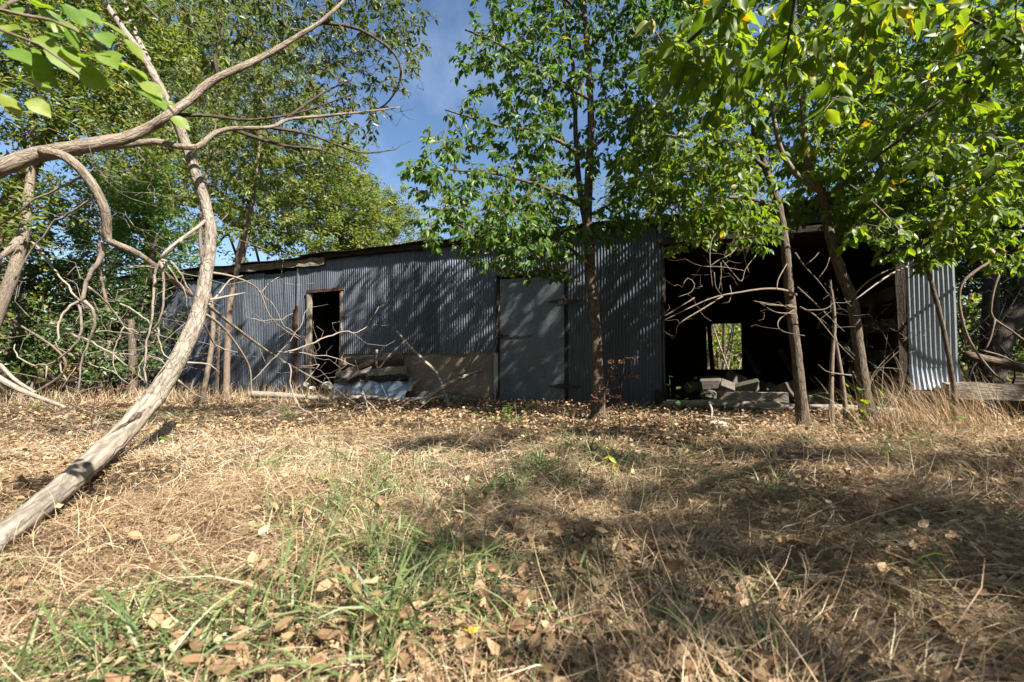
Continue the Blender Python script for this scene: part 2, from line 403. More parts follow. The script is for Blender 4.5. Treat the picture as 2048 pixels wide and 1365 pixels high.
M['soil'] = rough_mat('soil', [(0.3, (0.035, 0.024, 0.016)), (0.55, (0.075, 0.050, 0.031)), (0.75, (0.15, 0.10, 0.06))], 9.0, 0.9, 0.03, 90)
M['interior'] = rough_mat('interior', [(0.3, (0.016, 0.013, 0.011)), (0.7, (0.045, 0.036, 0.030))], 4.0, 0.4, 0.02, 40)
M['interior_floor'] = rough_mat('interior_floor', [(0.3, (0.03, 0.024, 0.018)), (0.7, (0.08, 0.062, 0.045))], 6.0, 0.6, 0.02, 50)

# ------------------------------------------------------------------ leaves
LV = np.array([[0, 0, 0], [.28, .46, .07], [.3, 0, 0], [.28, -.46, .07], [.66, .36, .03], [.68, 0, -.03], [.66, -.36, .03], [1, 0, -.12]])
LF = [np.array([[0, 2, 1], [0, 3, 2], [5, 7, 4], [6, 7, 5]]), np.array([[2, 5, 4, 1], [3, 6, 5, 2]])]
SV = np.array([[0, 0, 0], [.42, .42, .08], [.42, -.42, .08], [1, 0, -.06]])
SF = [np.array([[0, 2, 3, 1]])]
def fine_leaf(n=9, wob=.05, seed=3):
    rr = np.random.default_rng(seed); V, F4, F3 = [], [], []
    for k in range(n + 1):
        t = k / n
        w = 0.5 * (math.sin(math.pi * t ** 0.82) ** 0.85 if 0 < t < 1 else 0) * (1 - .25 * t) * 1.12
        x = t; zc = -.16 * t * t
        for sgn in (-1, -.5, 0, .5, 1):
            V.append([x - (.03 * abs(sgn) if t < 1 else 0), sgn * w * (1 + (rr.normal(0, wob) if abs(sgn) == 1 else 0)), zc + .16 * abs(sgn) * w + .03 * math.sin(t * 9 + sgn) * abs(sgn)])
    for k in range(n):
        for j in range(4):
            F4.append([k * 5 + j, (k + 1) * 5 + j, (k + 1) * 5 + j + 1, k * 5 + j + 1])
    return np.array(V), [np.array(F4)]
FINE = fine_leaf()
CV = np.array([[0, 0, 0], [.22, .45, .16], [.3, 0, .02], [.25, -.5, .10], [.62, .40, .22], [.66, 0, .06], [.6, -.36, .02], [1, .06, .17]])   # curled dry leaf
def unit(v):
    return v / (np.linalg.norm(v, axis=-1, keepdims=True) + 1e-9)
def leaf_frames(pos, d, nrm):
    d = unit(d); s = unit(np.cross(nrm, d)); n = np.cross(d, s)
    return d, s, n
def add_leaves(g, pos, d, nrm, size, width, rnd, tmpl=None, curl=1.0):
    TV, TF = tmpl or (LV, LF)
    d, s, n = leaf_frames(pos, d, nrm)
    k = len(TV); N = len(pos)
    if N == 0: return
    w = np.broadcast_to(width, (N,))
    sz = np.broadcast_to(size, (N,))
    V = pos[:, None] + sz[:, None, None] * (TV[None, :, 0:1] * d[:, None] + (TV[None, :, 1:2] * w[:, None, None]) * s[:, None] + curl * TV[None, :, 2:3] * n[:, None])
    base = (np.arange(N) * k)[:, None]
    F = [(base[:, :, None] + f[None]).reshape(-1, f.shape[1]) for f in TF]
    g.add(V.reshape(-1, 3), F, np.repeat(rnd, k))

_leaf_meshes = {}
def leaf_mesh(matname, width, rv, tmpl):
    key = (matname, width, rv)
    if key not in _leaf_meshes:
        g = Geo(); TV, TF = tmpl
        V = TV.copy(); V[:, 1] *= width
        g.add(V, TF, rv)
        _leaf_meshes[key] = g.mesh('leaf', M[matname], smooth=True)
    return _leaf_meshes[key]

def foliage(root, loc, pos, d, nrm, size, width, rnd, matname, single=300, tmpl=None, minpx=9):
    """the largest leaves in view become objects of their own, the rest one crown"""
    tmpl = tmpl or (LV, LF)
    px, py, dep = project(pos)
    vis = (dep > 0.3) & (px > -20) & (px < 2068) & (py > -20) & (py < 1385)
    app = np.where(vis, size / np.maximum(dep, .3) * FPX, 0)
    order = np.argsort(-app)[:single]
    order = order[app[order] > minpx]
    mask = np.zeros(len(pos), bool); mask[order] = True
    D, S, N = leaf_frames(pos, d, nrm)
    for i in order:
        rv = round(float(rnd[i]) * 9) / 9
        o = bpy.data.objects.new('leaf', leaf_mesh(matname, width, rv, FINE if tmpl[0] is LV else tmpl))
        COL.objects.link(o); o.parent = root
        m = np.eye(4); sz = size[i]
        m[:3, 0], m[:3, 1], m[:3, 2] = D[i] * sz, S[i] * sz, N[i] * sz
        m[:3, 3] = pos[i] - loc
        o.matrix_local = Matrix(m.tolist())
    r = ~mask
    if r.any():
        g = Geo(); add_leaves(g, pos[r], d[r], nrm[r], size[r], width, rnd[r], tmpl)
        obj('crown', g.mesh('crown', M[matname], loc), root, 'stuff')

def grow(nodes, targets, drop=0.15, seg=0.16, wob=0.25):
    """twigs from the nearest limb out to each target point"""
    nodes = np.asarray(nodes, float)
    dist = np.min(np.linalg.norm(targets[:, None] - nodes[None], axis=2), axis=1)
    twigs = []
    for i in np.argsort(dist):
        t = targets[i]
        v = t - nodes
        dd = np.linalg.norm(v, axis=1) * (1 + 0.8 * np.clip(-v[:, 2] / (np.linalg.norm(v, axis=1) + 1e-6), 0, 1))
        a = nodes[np.argmin(dd)]
        L = np.linalg.norm(t - a)
        if L < 0.05: continue
        n = max(3, int(L / seg) + 1)
        s = np.linspace(0, 1, n)[:, None]
        path = a + (t - a) * s
        side = rng.normal(0, 1, 3)
        path = path + side * L * 0.10 * wob / 0.25 * np.sin(s * math.pi) + np.array([0, 0, 1]) * drop * L * np.sin(s * math.pi)
        path[1:-1] += rng.normal(0, 0.02 * wob / 0.25, (n - 2, 3)) * min(1, L)
        twigs.append(path)
        nodes = np.vstack([nodes, path[1:]])
    return twigs
def cloud(cl, mult=1.0):
    """clusters (px, py, radius px, Y, spread in Y, count) -> points"""
    out = []
    for (px, py, r, Y, sy, n) in cl:
        n = int(n * mult)
        v = rng.normal(0, 1, (n, 3)); v = unit(v) * (rng.random((n, 1)) ** 0.4)
        c = P(px, py, Y); rm = r / FPX * Y
        out.append(c + v * np.array([rm, sy, rm]))
    return np.concatenate(out)
def wcloud(cl):
    out = []
    for (c, r, n) in cl:
        v = unit(rng.normal(0, 1, (n, 3))) * (rng.random((n, 1)) ** 0.4)
        out.append(np.array(c) + v * np.array(r))
    return np.concatenate(out)
def twig_leaves(twigs, per_m, size, start=0.3, droop=0.45, spread=1.0, minn=4, sizevar=0.25):
    pos, d, nr, sz = [], [], [], []
    for t in twigs:
        L = np.linalg.norm(np.diff(t, axis=0), axis=1); tot = L.sum()
        n = max(minn, int(min(tot, 1.2) * per_m))
        cum = np.concatenate([[0], np.cumsum(L)]) / tot
        s0 = max(start, 1 - 1.2 / tot)
        s = np.sort(s0 + (1 - s0) * rng.random(n) ** 0.8)
        p = np.stack([np.interp(s, cum, t[:, k]) for k in range(3)], 1)
        td = unit(t[-1] - t[max(0, len(t) - 3)])
        sidev = unit(np.cross(td, np.array([0, 0, 1]) + rng.normal(0, .2, 3)))
        sg = np.where(np.arange(n) % 2 == 0, 1, -1)[:, None]
        dd = td * 0.4 + sidev * sg * spread * .8 + rng.normal(0, 0.4, (n, 3)) + np.array([0, 0, -droop])
        pos.append(p + dd * 0.012); d.append(dd)
        nr.append(np.array([.15, -.35, .6]) + rng.normal(0, 0.6, (n, 3)))
        sz.append(size * (1 + rng.uniform(-sizevar, sizevar, n)) * np.where(s > 0.93, 0.8, 1))
    return np.concatenate(pos), np.concatenate(d), np.concatenate(nr), np.concatenate(sz)
def twig_mesh(twigs, matname, loc, r0=0.0035, k=0.0028, rmax=0.016, sides=4, name='twigs', curvy=False):
    g = Geo()
    for t in twigs:
        L = np.linalg.norm(np.diff(t, axis=0), axis=1).sum()
        r = min(rmax, r0 + k * L)
        tube(g, t, [r, r * 0.7, 0.0014], sides, .04, smoothpath=curvy, cap=False)
    return g.mesh(name, M[matname], loc, True)

def limb(root, loc, name, pts, R, matname, sides=12, step=0.06, rough=0.06, kind=None, label=None):
    g = Geo(); nodes = tube(g, pts, R, sides, step, rough)
    obj(name, g.mesh(name, M[matname], loc, True), root, kind, label)
    return nodes
def pxr(w, Y):
    return 0.5 * w * Y / FPX

# ------------------------------------------------------------------ ground
ax = np.concatenate([-np.geomspace(150, 8, 40), np.linspace(-7.9, 7.9, 120), np.geomspace(8, 150, 40)])
ay = np.concatenate([-np.geomspace(80, 3, 20), np.linspace(-2.9, 12, 120), np.geomspace(12.2, 220, 50)])
X, Y_ = np.meshgrid(ax, ay)
V = np.stack([X, Y_, gz(X, Y_)], -1).reshape(-1, 3)
i, j = np.meshgrid(np.arange(len(ay) - 1), np.arange(len(ax) - 1), indexing='ij')
w_ = len(ax)
g = Geo().add(V, [np.stack([i * w_ + j, i * w_ + j + 1, (i + 1) * w_ + j + 1, (i + 1) * w_ + j], -1).reshape(-1, 4)])
ground = obj('ground', g.mesh('ground', M['soil'], smooth=True), kind='structure')

# ------------------------------------------------------------------ the shed (local x along the front, y into the building)
SH_O = np.array([0.362, 8.227, 0.0]); SH_R = math.radians(-21)
shed = thing('metal_shed', 'long low shed of weathered corrugated metal sheets standing open among the trees', 'shed', tuple(SH_O), rot=(0, 0, SH_R))
def sw(x, y, z):
    """shed coordinates -> world"""
    c, s = math.cos(SH_R), math.sin(SH_R)
    return np.array([SH_O[0] + c * x - s * y, SH_O[1] + s * x + c * y, z])

PITCHC = 0.053
def sheet(x0, x1, z0, z1, matname='sheet', y=0.0, dent=0.004, lift=0.0, tilt=0.0, amp=0.0105, name='metal_sheet', label=None):
    n = int(round((x1 - x0) / PITCHC * 8)); rows = max(3, int((z1 - z0) / 0.25))
    xs = np.linspace(x0, x1, n + 1); zs = np.linspace(z0, z1, rows + 1)
    XX, ZZ = np.meshgrid(xs, zs)
    ph = rng.random(4) * 6
    bow = dent * (np.sin(XX * 4 + ph[0]) * np.sin(ZZ * 3 + ph[1]) + 0.6 * np.sin(XX * 11 + ph[2] + ZZ * 5))
    YY = y - amp * np.cos((XX - 0.0) / PITCHC * 2 * math.pi) + bow - lift * (1 - (ZZ - z0) / (z1 - z0)) ** 2
    ZZ = ZZ + np.where(np.arange(rows + 1)[:, None] == 0, 0.006 * np.sin(XX * 9 + ph[3]), 0) + tilt * (XX - x0)
    Vv = np.stack([XX, YY, ZZ], -1).reshape(-1, 3)
    i, j = np.meshgrid(np.arange(rows), np.arange(n), indexing='ij'); w = n + 1
    g = Geo().add(Vv, [np.stack([i * w + j, i * w + j + 1, (i + 1) * w + j + 1, (i + 1) * w + j], -1).reshape(-1, 4)])
    o = obj(name, g.mesh(name, M[matname], smooth=True), shed, label=label)
    return o
def part(name, g, matname, label=None, smooth=False, parent=None):
    return obj(name, g.mesh(name, M[matname], smooth=smooth), parent or shed, label=label)

# front sheets, left to right, each 0.66 m wide and lapping the next
x, k = -12.6, 0
while x < -5.7:
    w = min(0.66, -5.58 - x)
    sheet(x, x + w + 0.03, 0.0 + rng.uniform(0, .05), 2.80 + rng.uniform(-.03, .03), ['sheet_blue', 'sheet', 'sheet_blue'][k % 3] if x < -7.6 else 'sheet', y=0.004 * (k % 2), dent=0.007)
    x += w; k += 1
sheet(-5.56, -5.25, 0.02, 2.98, 'sheet')
x = -5.27
for k in range(2):
    sheet(x, x + 0.50, 2.33, 2.99, 'sheet', y=0.004 * (k % 2)); x += 0.485
x = -4.31
for k in range(6):
    sheet(x, x + 0.62, 0.90 + rng.uniform(-.015, .015), 3.0, 'sheet', y=0.004 * (k % 2)); x += 0.597
sheet(-0.72, -0.03, 2.36, 3.01, 'sheet'); sheet(-0.06, 0.68, 2.36, 3.01, 'sheet', y=0.004)
x = 0.67
for k in range(3):
    sheet(x, x + 0.555, 0.0, 3.02, 'sheet', y=0.004 * (k % 2) - 0.004); x += 0.53
x = 2.27
for k in range(5):
    sheet(x, x + 0.68, 2.79, 3.03, 'sheet', y=0.004 * (k % 2)); x += 0.655
sheet(5.49, 6.02, 0.66, 2.95, 'sheet_bright', y=-0.01, dent=0.006, label='bright corrugated sheet at the right end of the shed')
sheet(5.48, 6.03, 0.36, 0.70, 'sheet_bright', y=0.0, dent=0.02, lift=0.05, label='crumpled short sheet under the bright one')

# rows of roofing nails and a rusted lower edge on the front sheets
g = Geo()
for zz in (0.95, 1.62, 2.30, 2.93):
    for k in range(230):
        xx = -12.5 + k * PITCHC * 1.5
        if xx > 2.2 or (-5.3 < xx < -4.3 and zz < 2.32) or (-.75 < xx < .66 and zz < 2.4) or (xx < -5.6 and zz > 2.8): continue
        if rng.random() < .25: continue
        c = np.array([xx + rng.normal(0, .006), -.011, zz + rng.normal(0, .012)])
        box(g, c[0] - .006, c[0] + .006, c[1] - .003, c[1] + .002, c[2] - .006, c[2] + .006)
obj('nails', g.mesh('nails', M['iron']), shed, 'stuff')

# foundation wall under the middle sheets, trim and frames
def rough_panel(x0, x1, y, z0, z1, t, matname, name, amp=0.01, n=40):
    xs = np.linspace(x0, x1, n); zs = np.linspace(z0, z1, 12)
    XX, ZZ = np.meshgrid(xs, zs); YY = y + rng.normal(0, amp * 0.3, XX.shape) + amp * np.sin(XX * 7) * np.sin(ZZ * 9 + 1)
    Vv = np.stack([XX, YY, ZZ], -1).reshape(-1, 3)
    i, j = np.meshgrid(np.arange(11), np.arange(n - 1), indexing='ij')
    g = Geo().add(Vv, [np.stack([i * n + j, i * n + j + 1, (i + 1) * n + j + 1, (i + 1) * n + j], -1).reshape(-1, 4)])
    box(g, x0, x1, y + 0.03, y + t, z0, z1 - 0.005)
    return part(name, g, matname, smooth=False)
rough_panel(-4.31, -0.74, 0.03, -0.05, 0.91, 0.2, 'stucco', 'foundation_wall')
g = Geo(); plank(g, (-4.3, -0.03, 0.09), (-0.76, -0.03, 0.07), 0.14, 0.09); part('sill_board', g, 'wood_grey')
g = Geo(); box(g, -0.745, -0.66, -0.025, 0.03, 0.0, 0.9, 0.003); part('corner_trim', g, 'sheet_bright')
g = Geo(); box(g, -5.615, -5.575, -0.03, 0.02, 0.02, 2.86, .003); part('corner_trim', g, 'sheet_bright')
g = Geo(); plank(g, (-0.65, 0.0, 0.0), (-0.65, 0.0, 2.3), 0.08, 0.05, (1, 0, 0)); part('door_jamb', g, 'wood_dark')
g = Geo(); plank(g, (0.645, 0.01, 0.0), (0.645, 0.01, 2.34), 0.06, 0.05, (1, 0, 0)); part('door_jamb', g, 'wood_dark')
g = Geo(); tube(g, [(-0.62, -0.05, 2.33), (-0.1, -0.055, 2.345), (0.35, -0.05, 2.35), (0.68, -0.05, 2.34)], [.035, .045, .045, .03], 8, .1, .08); part('door_lintel', g, 'wood_red', smooth=True)
# the flat galvanised door
g = Geo()
xs = np.linspace(-0.615, 0.61, 26); zs = np.linspace(0.02, 2.27, 30); XX, ZZ = np.meshgrid(xs, zs)
YY = -0.028 + 0.006 * np.sin(XX * 6 + 1) * np.sin(ZZ * 4) + 0.003 * np.sin(XX * 15 + ZZ * 9)
i, j = np.meshgrid(np.arange(29), np.arange(25), indexing='ij')
g.add(np.stack([XX, YY, ZZ], -1).reshape(-1, 3), [np.stack([i * 26 + j, i * 26 + j + 1, (i + 1) * 26 + j + 1, (i + 1) * 26 + j], -1).reshape(-1, 4)])
box(g, -0.612, 0.607, -0.015, 0.015, 0.023, 2.267)
door = part('door', g, 'door_metal', 'flat galvanised door hung in the front wall', smooth=True)
g = Geo(); box(g, -0.58, 0.0, -0.047, -0.038, 1.19, 1.225, 0.002); box(g, -0.74, -0.60, -0.05, -0.038, 1.195, 1.225, 0.002); box(g, -0.63, -0.565, -0.062, -0.047, 1.17, 1.25, 0.003)
part('latch', g, 'iron', parent=door)
for zz in (1.80, 0.30):
    g = Geo()
    V = np.array([[0.30, 0, 0], [0.40, 0, 0.022], [0.60, 0, 0.05], [0.60, 0, -0.05], [0.40, 0, -0.022], [0.66, 0, 0.05], [0.80, 0, 0.03], [0.93, 0, 0.008], [0.93, 0, -0.008], [0.80, 0, -0.03], [0.66, 0, -0.05]])
    for yy in (-0.052, -0.044):
        W = V + np.array([0, yy, zz])
        g.add(W, [np.array([[0, 4, 1]]), np.array([[1, 4, 3, 2], [5, 10, 9, 6], [6, 9, 8, 7], [2, 3, 10, 5]])])
    tube(g, [(0.63, -0.05, zz - 0.06), (0.63, -0.05, zz + 0.06)], 0.014, 8, smoothpath=False)
    part('hinge', g, 'iron', parent=door)
# small open doorway
g = Geo(); plank(g, (-5.24, -0.01, 0), (-5.24, -0.01, 2.3), 0.10, 0.07, (1, 0, 0)); part('doorway_post', g, 'wood_grey')
g = Geo(); plank(g, (-4.34, -0.005, 0), (-4.34, -0.005, 2.28), 0.045, 0.07, (1, 0, 0)); part('doorway_post', g, 'wood_grey')
g = Geo(); plank(g, (-5.3, -0.02, 2.30), (-4.3, -0.02, 2.30), 0.06, 0.09); part('doorway_lintel', g, 'wood_red')
g = Geo(); plank(g, (-5.6, -0.03, 0), (-5.6, -0.03, 2.0), 0.07, 0.06, (1, 0, 0)); part('wall_post', g, 'wood_red')
g = Geo(); box(g, -4.36, -4.2, -0.03, -0.02, 1.68, 1.71, .002); part('hinge_strap', g, 'iron')
g = Geo(); plank(g, (-5.0, 0.9, 0.9), (-5.0, 0.9, 1.65), 0.14, 0.03, (1, 0, 0)); part('leaning_board', g, 'wood_red')
# the wide opening: lintel, posts, sill
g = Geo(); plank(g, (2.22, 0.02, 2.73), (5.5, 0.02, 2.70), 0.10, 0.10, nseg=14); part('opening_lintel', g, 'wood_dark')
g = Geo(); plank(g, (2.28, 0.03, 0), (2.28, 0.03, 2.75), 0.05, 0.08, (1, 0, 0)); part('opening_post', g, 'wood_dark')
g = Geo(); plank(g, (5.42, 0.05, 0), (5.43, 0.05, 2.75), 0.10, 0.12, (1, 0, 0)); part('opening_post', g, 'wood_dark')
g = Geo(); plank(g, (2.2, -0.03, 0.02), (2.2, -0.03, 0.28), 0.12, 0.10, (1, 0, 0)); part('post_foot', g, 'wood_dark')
# interior shell: back wall with its window, ends, added partitions, floor, ceiling
D_ = 4.9
WX0, WX1, WZ0, WZ1 = 3.12, 3.93, 0.53, 1.70
def back(x0, x1, z0, z1):
    g = Geo(); box(g, x0, x1, D_, D_ + 0.08, z0, z1); part('back_wall', g, 'interior')
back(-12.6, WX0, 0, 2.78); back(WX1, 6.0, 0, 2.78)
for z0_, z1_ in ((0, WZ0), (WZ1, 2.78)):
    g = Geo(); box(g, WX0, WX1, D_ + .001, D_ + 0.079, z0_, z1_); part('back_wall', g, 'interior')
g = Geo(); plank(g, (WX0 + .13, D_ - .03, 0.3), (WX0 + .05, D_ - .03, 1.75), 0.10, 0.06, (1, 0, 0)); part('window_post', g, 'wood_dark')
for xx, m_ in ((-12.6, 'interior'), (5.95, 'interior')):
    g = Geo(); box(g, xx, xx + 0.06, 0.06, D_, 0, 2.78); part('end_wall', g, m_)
for xx in (-5.65, -3.9, 1.95):  # dividing walls put in to keep the rooms behind the openings dark
    g = Geo(); box(g, xx, xx + 0.06, 0.06, D_, 0, 2.78); part('added_partition', g, 'interior')
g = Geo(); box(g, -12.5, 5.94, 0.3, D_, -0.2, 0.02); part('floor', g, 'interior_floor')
for k in range(7):       # planks on the inside of the right end
    zz = 0.55 + k * 0.27
    g = Geo(); plank(g, (5.92, 0.3 + 0.1 * rng.random(), zz), (5.92, 4.0, zz + rng.uniform(-.03, .03)), 0.22, 0.03); part('plank', g, 'wood_grey' if k % 2 else 'wood_red')
# roof: corrugated, running down to the back, on boards
n = int((6.15 + 12.7) / PITCHC * 4)
xs = np.linspace(-12.7, 6.15, n); ys = np.array([-0.17, 0.6, 1.8, 3.2, 5.2])
XX, YY = np.meshgrid(xs, ys)
ZZ = 3.11 - (YY + 0.17) * 0.07 + 0.008 * np.cos(XX / PITCHC * 2 * math.pi) + 0.012 * np.sin(XX * 2.1) + 0.008 * np.sin(XX * 5.3 + 1)
ZZ += np.where((XX < -5.4), -0.05 - 0.02 * np.sin(XX * 3), 0)
i, j = np.meshgrid(np.arange(4), np.arange(n - 1), indexing='ij')
g = Geo().add(np.stack([XX, YY, ZZ], -1).reshape(-1, 3), [np.stack([i * n + j, i * n + j + 1, (i + 1) * n + j + 1, (i + 1) * n + j], -1).reshape(-1, 4)])
roof = part('roof', g, 'iron', smooth=True)
x = -12.6
while x < 6.0:           # boards under the eave
    w = rng.uniform(1.2, 2.2)
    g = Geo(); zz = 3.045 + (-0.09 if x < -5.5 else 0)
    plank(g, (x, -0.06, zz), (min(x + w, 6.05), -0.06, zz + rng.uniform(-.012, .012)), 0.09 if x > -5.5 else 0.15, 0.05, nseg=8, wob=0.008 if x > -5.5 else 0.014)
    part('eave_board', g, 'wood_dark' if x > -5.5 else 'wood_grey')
    x += w + 0.01
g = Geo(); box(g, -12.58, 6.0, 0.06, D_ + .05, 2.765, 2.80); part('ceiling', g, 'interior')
# small white insulator on the wall beside the opening
g = Geo(); tube(g, [(2.24, -0.02, 2.93), (2.24, -0.07, 2.93)], [.03, .035], 10, smoothpath=False); tube(g, [(2.24, -0.05, 2.86), (2.24, -0.05, 2.99)], [.02, .028, .02], 8, smoothpath=False); part('insulator', g, 'stone_pale', 'small white insulator at the top of the wall')

# ------------------------------------------------------------------ timbers, rubble and debris at the shed
def rock(c, r, matname, name, label, cat, group=None, flat=0.6, blocky=0.0):
    if blocky:
        g = Geo(); x, y, z = r
        V = np.array([[-1, -1, -1], [1, -1, -1], [1, 1, -1], [-1, 1, -1], [-1, -1, 1], [1, -1, 1], [1, 1, 1], [-1, 1, 1]]) * np.array([x, y, z]) * (1 + rng.uniform(-.45, .14, (8, 3)))
        T = np.array([[0, 3, 2], [0, 2, 1], [4, 5, 6], [4, 6, 7], [0, 1, 5], [0, 5, 4], [1, 2, 6], [1, 6, 5], [2, 3, 7], [2, 7, 6], [3, 0, 4], [3, 4, 7]])
        g.add(V, [T]); o = whole(name, g.mesh(name, M[matname]), label, cat, tuple(c), group)
        o.rotation_euler = (rng.uniform(-.45, .45), rng.uniform(-.45, .45), SH_R + rng.uniform(-.9, .9))
        bv = o.modifiers.new('worn_edges', 'BEVEL'); bv.width = min(r) * .18; bv.segments = 2
        return o
    bm_v = []
    n = 9
    th = np.linspace(0, math.pi, n); ph = np.arange(14) / 14 * 2 * math.pi
    T, PH = np.meshgrid(th, ph, indexing='ij')
    d = np.stack([np.sin(T) * np.cos(PH), np.sin(T) * np.sin(PH), np.cos(T)], -1)
    if blocky: d = d / (np.abs(d) ** 6).sum(-1, keepdims=True) ** (1 / 6)
    ax_ = rng.normal(0, 1, (5, 3)); ax_ = unit(ax_)
    rad = np.ones(T.shape)
    for a in ax_: rad = np.minimum(rad, (0.72 + 0.2 * rng.random()) / np.maximum((d * a).sum(-1), 0.3))
    rad *= 1 + rng.normal(0, 0.025, T.shape)
    rad[0] = rad[0].mean(); rad[-1] = rad[-1].mean(); rad[:, ] = rad
    Vv = d * rad[..., None] * np.asarray(r)
    i, j = np.meshgrid(np.arange(n - 1), np.arange(14), indexing='ij'); j2 = (j + 1) % 14
    g = Geo().add(Vv.reshape(-1, 3), [np.stack([i * 14 + j, (i + 1) * 14 + j, (i + 1) * 14 + j2, i * 14 + j2], -1).reshape(-1, 4)])
    o = whole(name, g.mesh(name, M[matname]), label, cat, tuple(c), group)
    o.rotation_euler = (rng.uniform(-.25, .25), rng.uniform(-.3, .3), rng.uniform(0, 6) if not blocky else SH_R + rng.uniform(-.2, .2))
    return o
RUB = 'building stones tumbled inside the wide opening'
for (a, b, z, r, lb) in [
    (2.95, 0.45, 0.17, (.20, .15, .11), 'rough stone at the left foot of the rubble heap in the opening'),
    (3.05, 1.0, 0.33, (.22, .18, .13), 'grey stone near the left top of the rubble heap'),
    (3.45, 1.05, 0.42, (.16, .2, .12), 'stone crowning the rubble heap below the back window'),
    (3.55, 0.75, 0.30, (.30, .12, .11), 'long slab sloping down from the top of the rubble heap'),
    (3.25, 0.72, 0.28, (.14, .13, .10), 'small square stone in the middle of the rubble heap'),
    (4.05, 0.95, 0.20, (.26, .18, .14), 'stone right of the sloping slab in the rubble heap'),
    (4.35, 1.1, 0.22, (.17, .15, .13), 'rounded stone behind the two right-hand rubble blocks'),
    (4.55, 0.55, 0.13, (.28, .16, .12), 'broad pale block on the right of the rubble heap')]:
    rock(sw(a, b, z), r, 'stone', 'rubble_stone', lb, 'stone', RUB, blocky=0.0 if 'round' in lb or 'rough' in lb else 1)
for k in range(16):
    a, b = rng.uniform(2.7, 4.9), rng.uniform(0.9, 2.6)
    rock(sw(a, b, 0.10 + 0.16 * math.exp(-(a - 3.4) ** 2)), (rng.uniform(.1, .22), rng.uniform(.1, .2), rng.uniform(.07, .13)), 'stone', 'rubble_stone', 'dark stone lying in the shadow at the back of the rubble heap', 'stone', 'stones in shadow behind the front rubble', blocky=1)
g = Geo(); plank(g, sw(3.06, 0.02, 0.19), sw(4.02, 0.04, 0.19), 0.16, 0.14, nseg=8); whole('timber_block', g.mesh('timber_block', M['wood_grey']), 'short squared timber lying on the sill log under the back window', 'timber')
g = Geo(); tube(g, [sw(2.25, -0.12, 0.06), sw(3.0, -0.13, 0.075), sw(3.7, -0.13, 0.07), sw(4.15, -0.12, 0.06)], [.05, .075, .085, .06], 12, .1, .08); whole('sill_log', g.mesh('sill_log', M['wood_grey'], smooth=True), 'barkless grey log lying along the foot of the wide opening', 'log')
g = Geo(); tube(g, [sw(4.2, -0.10, 0.06), sw(4.7, -0.1, 0.07), sw(5.35, -0.1, 0.05)], [.055, .065, .05], 12, .1, .08); whole('sill_log', g.mesh('sill_log', M['wood_grey'], smooth=True), 'shorter grey log behind the two trunks at the opening', 'log')
g = Geo(); plank(g, sw(5.80, -0.16, 0.36), sw(9.6, -0.2, 0.38), 0.20, 0.17, nseg=16, wob=0.010); whole('squared_beam', g.mesh('squared_beam', M['wood_grey']), 'heavy weathered squared beam running off to the right of the bright sheet', 'beam')
g = Geo(); plank(g, sw(5.1, -0.02, 0.24), sw(5.85, -0.05, 0.27), 0.15, 0.12, nseg=8, wob=0.012); whole('rotten_beam', g.mesh('rotten_beam', M['wood_dark']), 'dark rotten beam end under the bright corrugated sheet', 'beam')
ft = thing('stone_footing', 'dark low wall of stones under the weathered squared beam', 'wall', tuple(sw(7.5, 0.1, 0)), rot=(0, 0, SH_R))
for k in range(9):
    g = Geo(); x0 = -2.3 + k * 0.45; box(g, x0, x0 + 0.43, -0.1, 0.15, -0.05, 0.25, 0.012); obj('stone', g.mesh('stone', M['stone']), ft)
g = Geo(); tube(g, [sw(6.2, 0.25, 0.83), sw(7.2, 0.3, 0.56), sw(8.4, 0.35, 0.42)], [.06, .065, .05], 10, .1, .1); whole('slanting_pole', g.mesh('slanting_pole', M['bark_tree'], smooth=True), 'brown pole slanting down behind the squared beam', 'pole')
# boards and planks leaning inside
for (a, b, lb) in [((4.25, 4.4, 0.4), (4.0, 4.6, 1.0), 'thin board leaning beside the back window inside'), ((4.9, 3.4, 0.2), (4.55, 3.7, 1.0), 'wider board leaning in the dark right of the back window'),
                   ((5.35, 1.9, 0.5), (5.75, 2.0, 1.75), 'grey board propped against the inner right wall')]:
    g = Geo(); plank(g, sw(*a), sw(*b), 0.13, 0.025, (1, 0.3, 0)); whole('loose_board', g.mesh('loose_board', M['wood_grey']), lb, 'board')
# collapsed boards and a loose sheet by the doorway
for k, (a, b, w, mt_, lb) in enumerate([((-4.1, -0.10, 0.74), (-2.70, -0.12, 0.86), .15, 'wood_grey', 'topmost board of the slumped pile right of the doorway'),
        ((-4.2, -0.17, 0.60), (-2.65, -0.13, 0.70), .13, 'wood_red', 'second reddish board of the slumped pile right of the doorway'),
        ((-4.05, -0.19, 0.53), (-2.95, -0.16, 0.86), .07, 'wood_bleached', 'narrow pale board slanting across the slumped pile'),
        ((-4.25, -0.22, 0.45), (-2.55, -0.18, 0.56), .14, 'wood_grey', 'third board of the slumped pile right of the doorway'),
        ((-4.3, -0.25, 0.36), (-2.50, -0.22, 0.42), .10, 'wood_dark', 'lowest dark board of the slumped pile resting on the loose sheet'),
        ((-4.6, -0.16, 0.14), (-3.3, -0.32, 0.60), .08, 'wood_bleached', 'bleached stake leaning up across the slumped boards')]):
    g = Geo(); plank(g, sw(*a), sw(*b), w, 0.03, (0, -.5 + .2 * k, 1), nseg=9, wob=0.011); whole('slumped_board', g.mesh('slumped_board', M[mt_]), lb, 'board', group='boards slumped beside the doorway')
g = Geo()
xs = np.linspace(-4.3, -2.42, 60); us = np.linspace(0, 1, 8); XX, UU = np.meshgrid(xs, us)
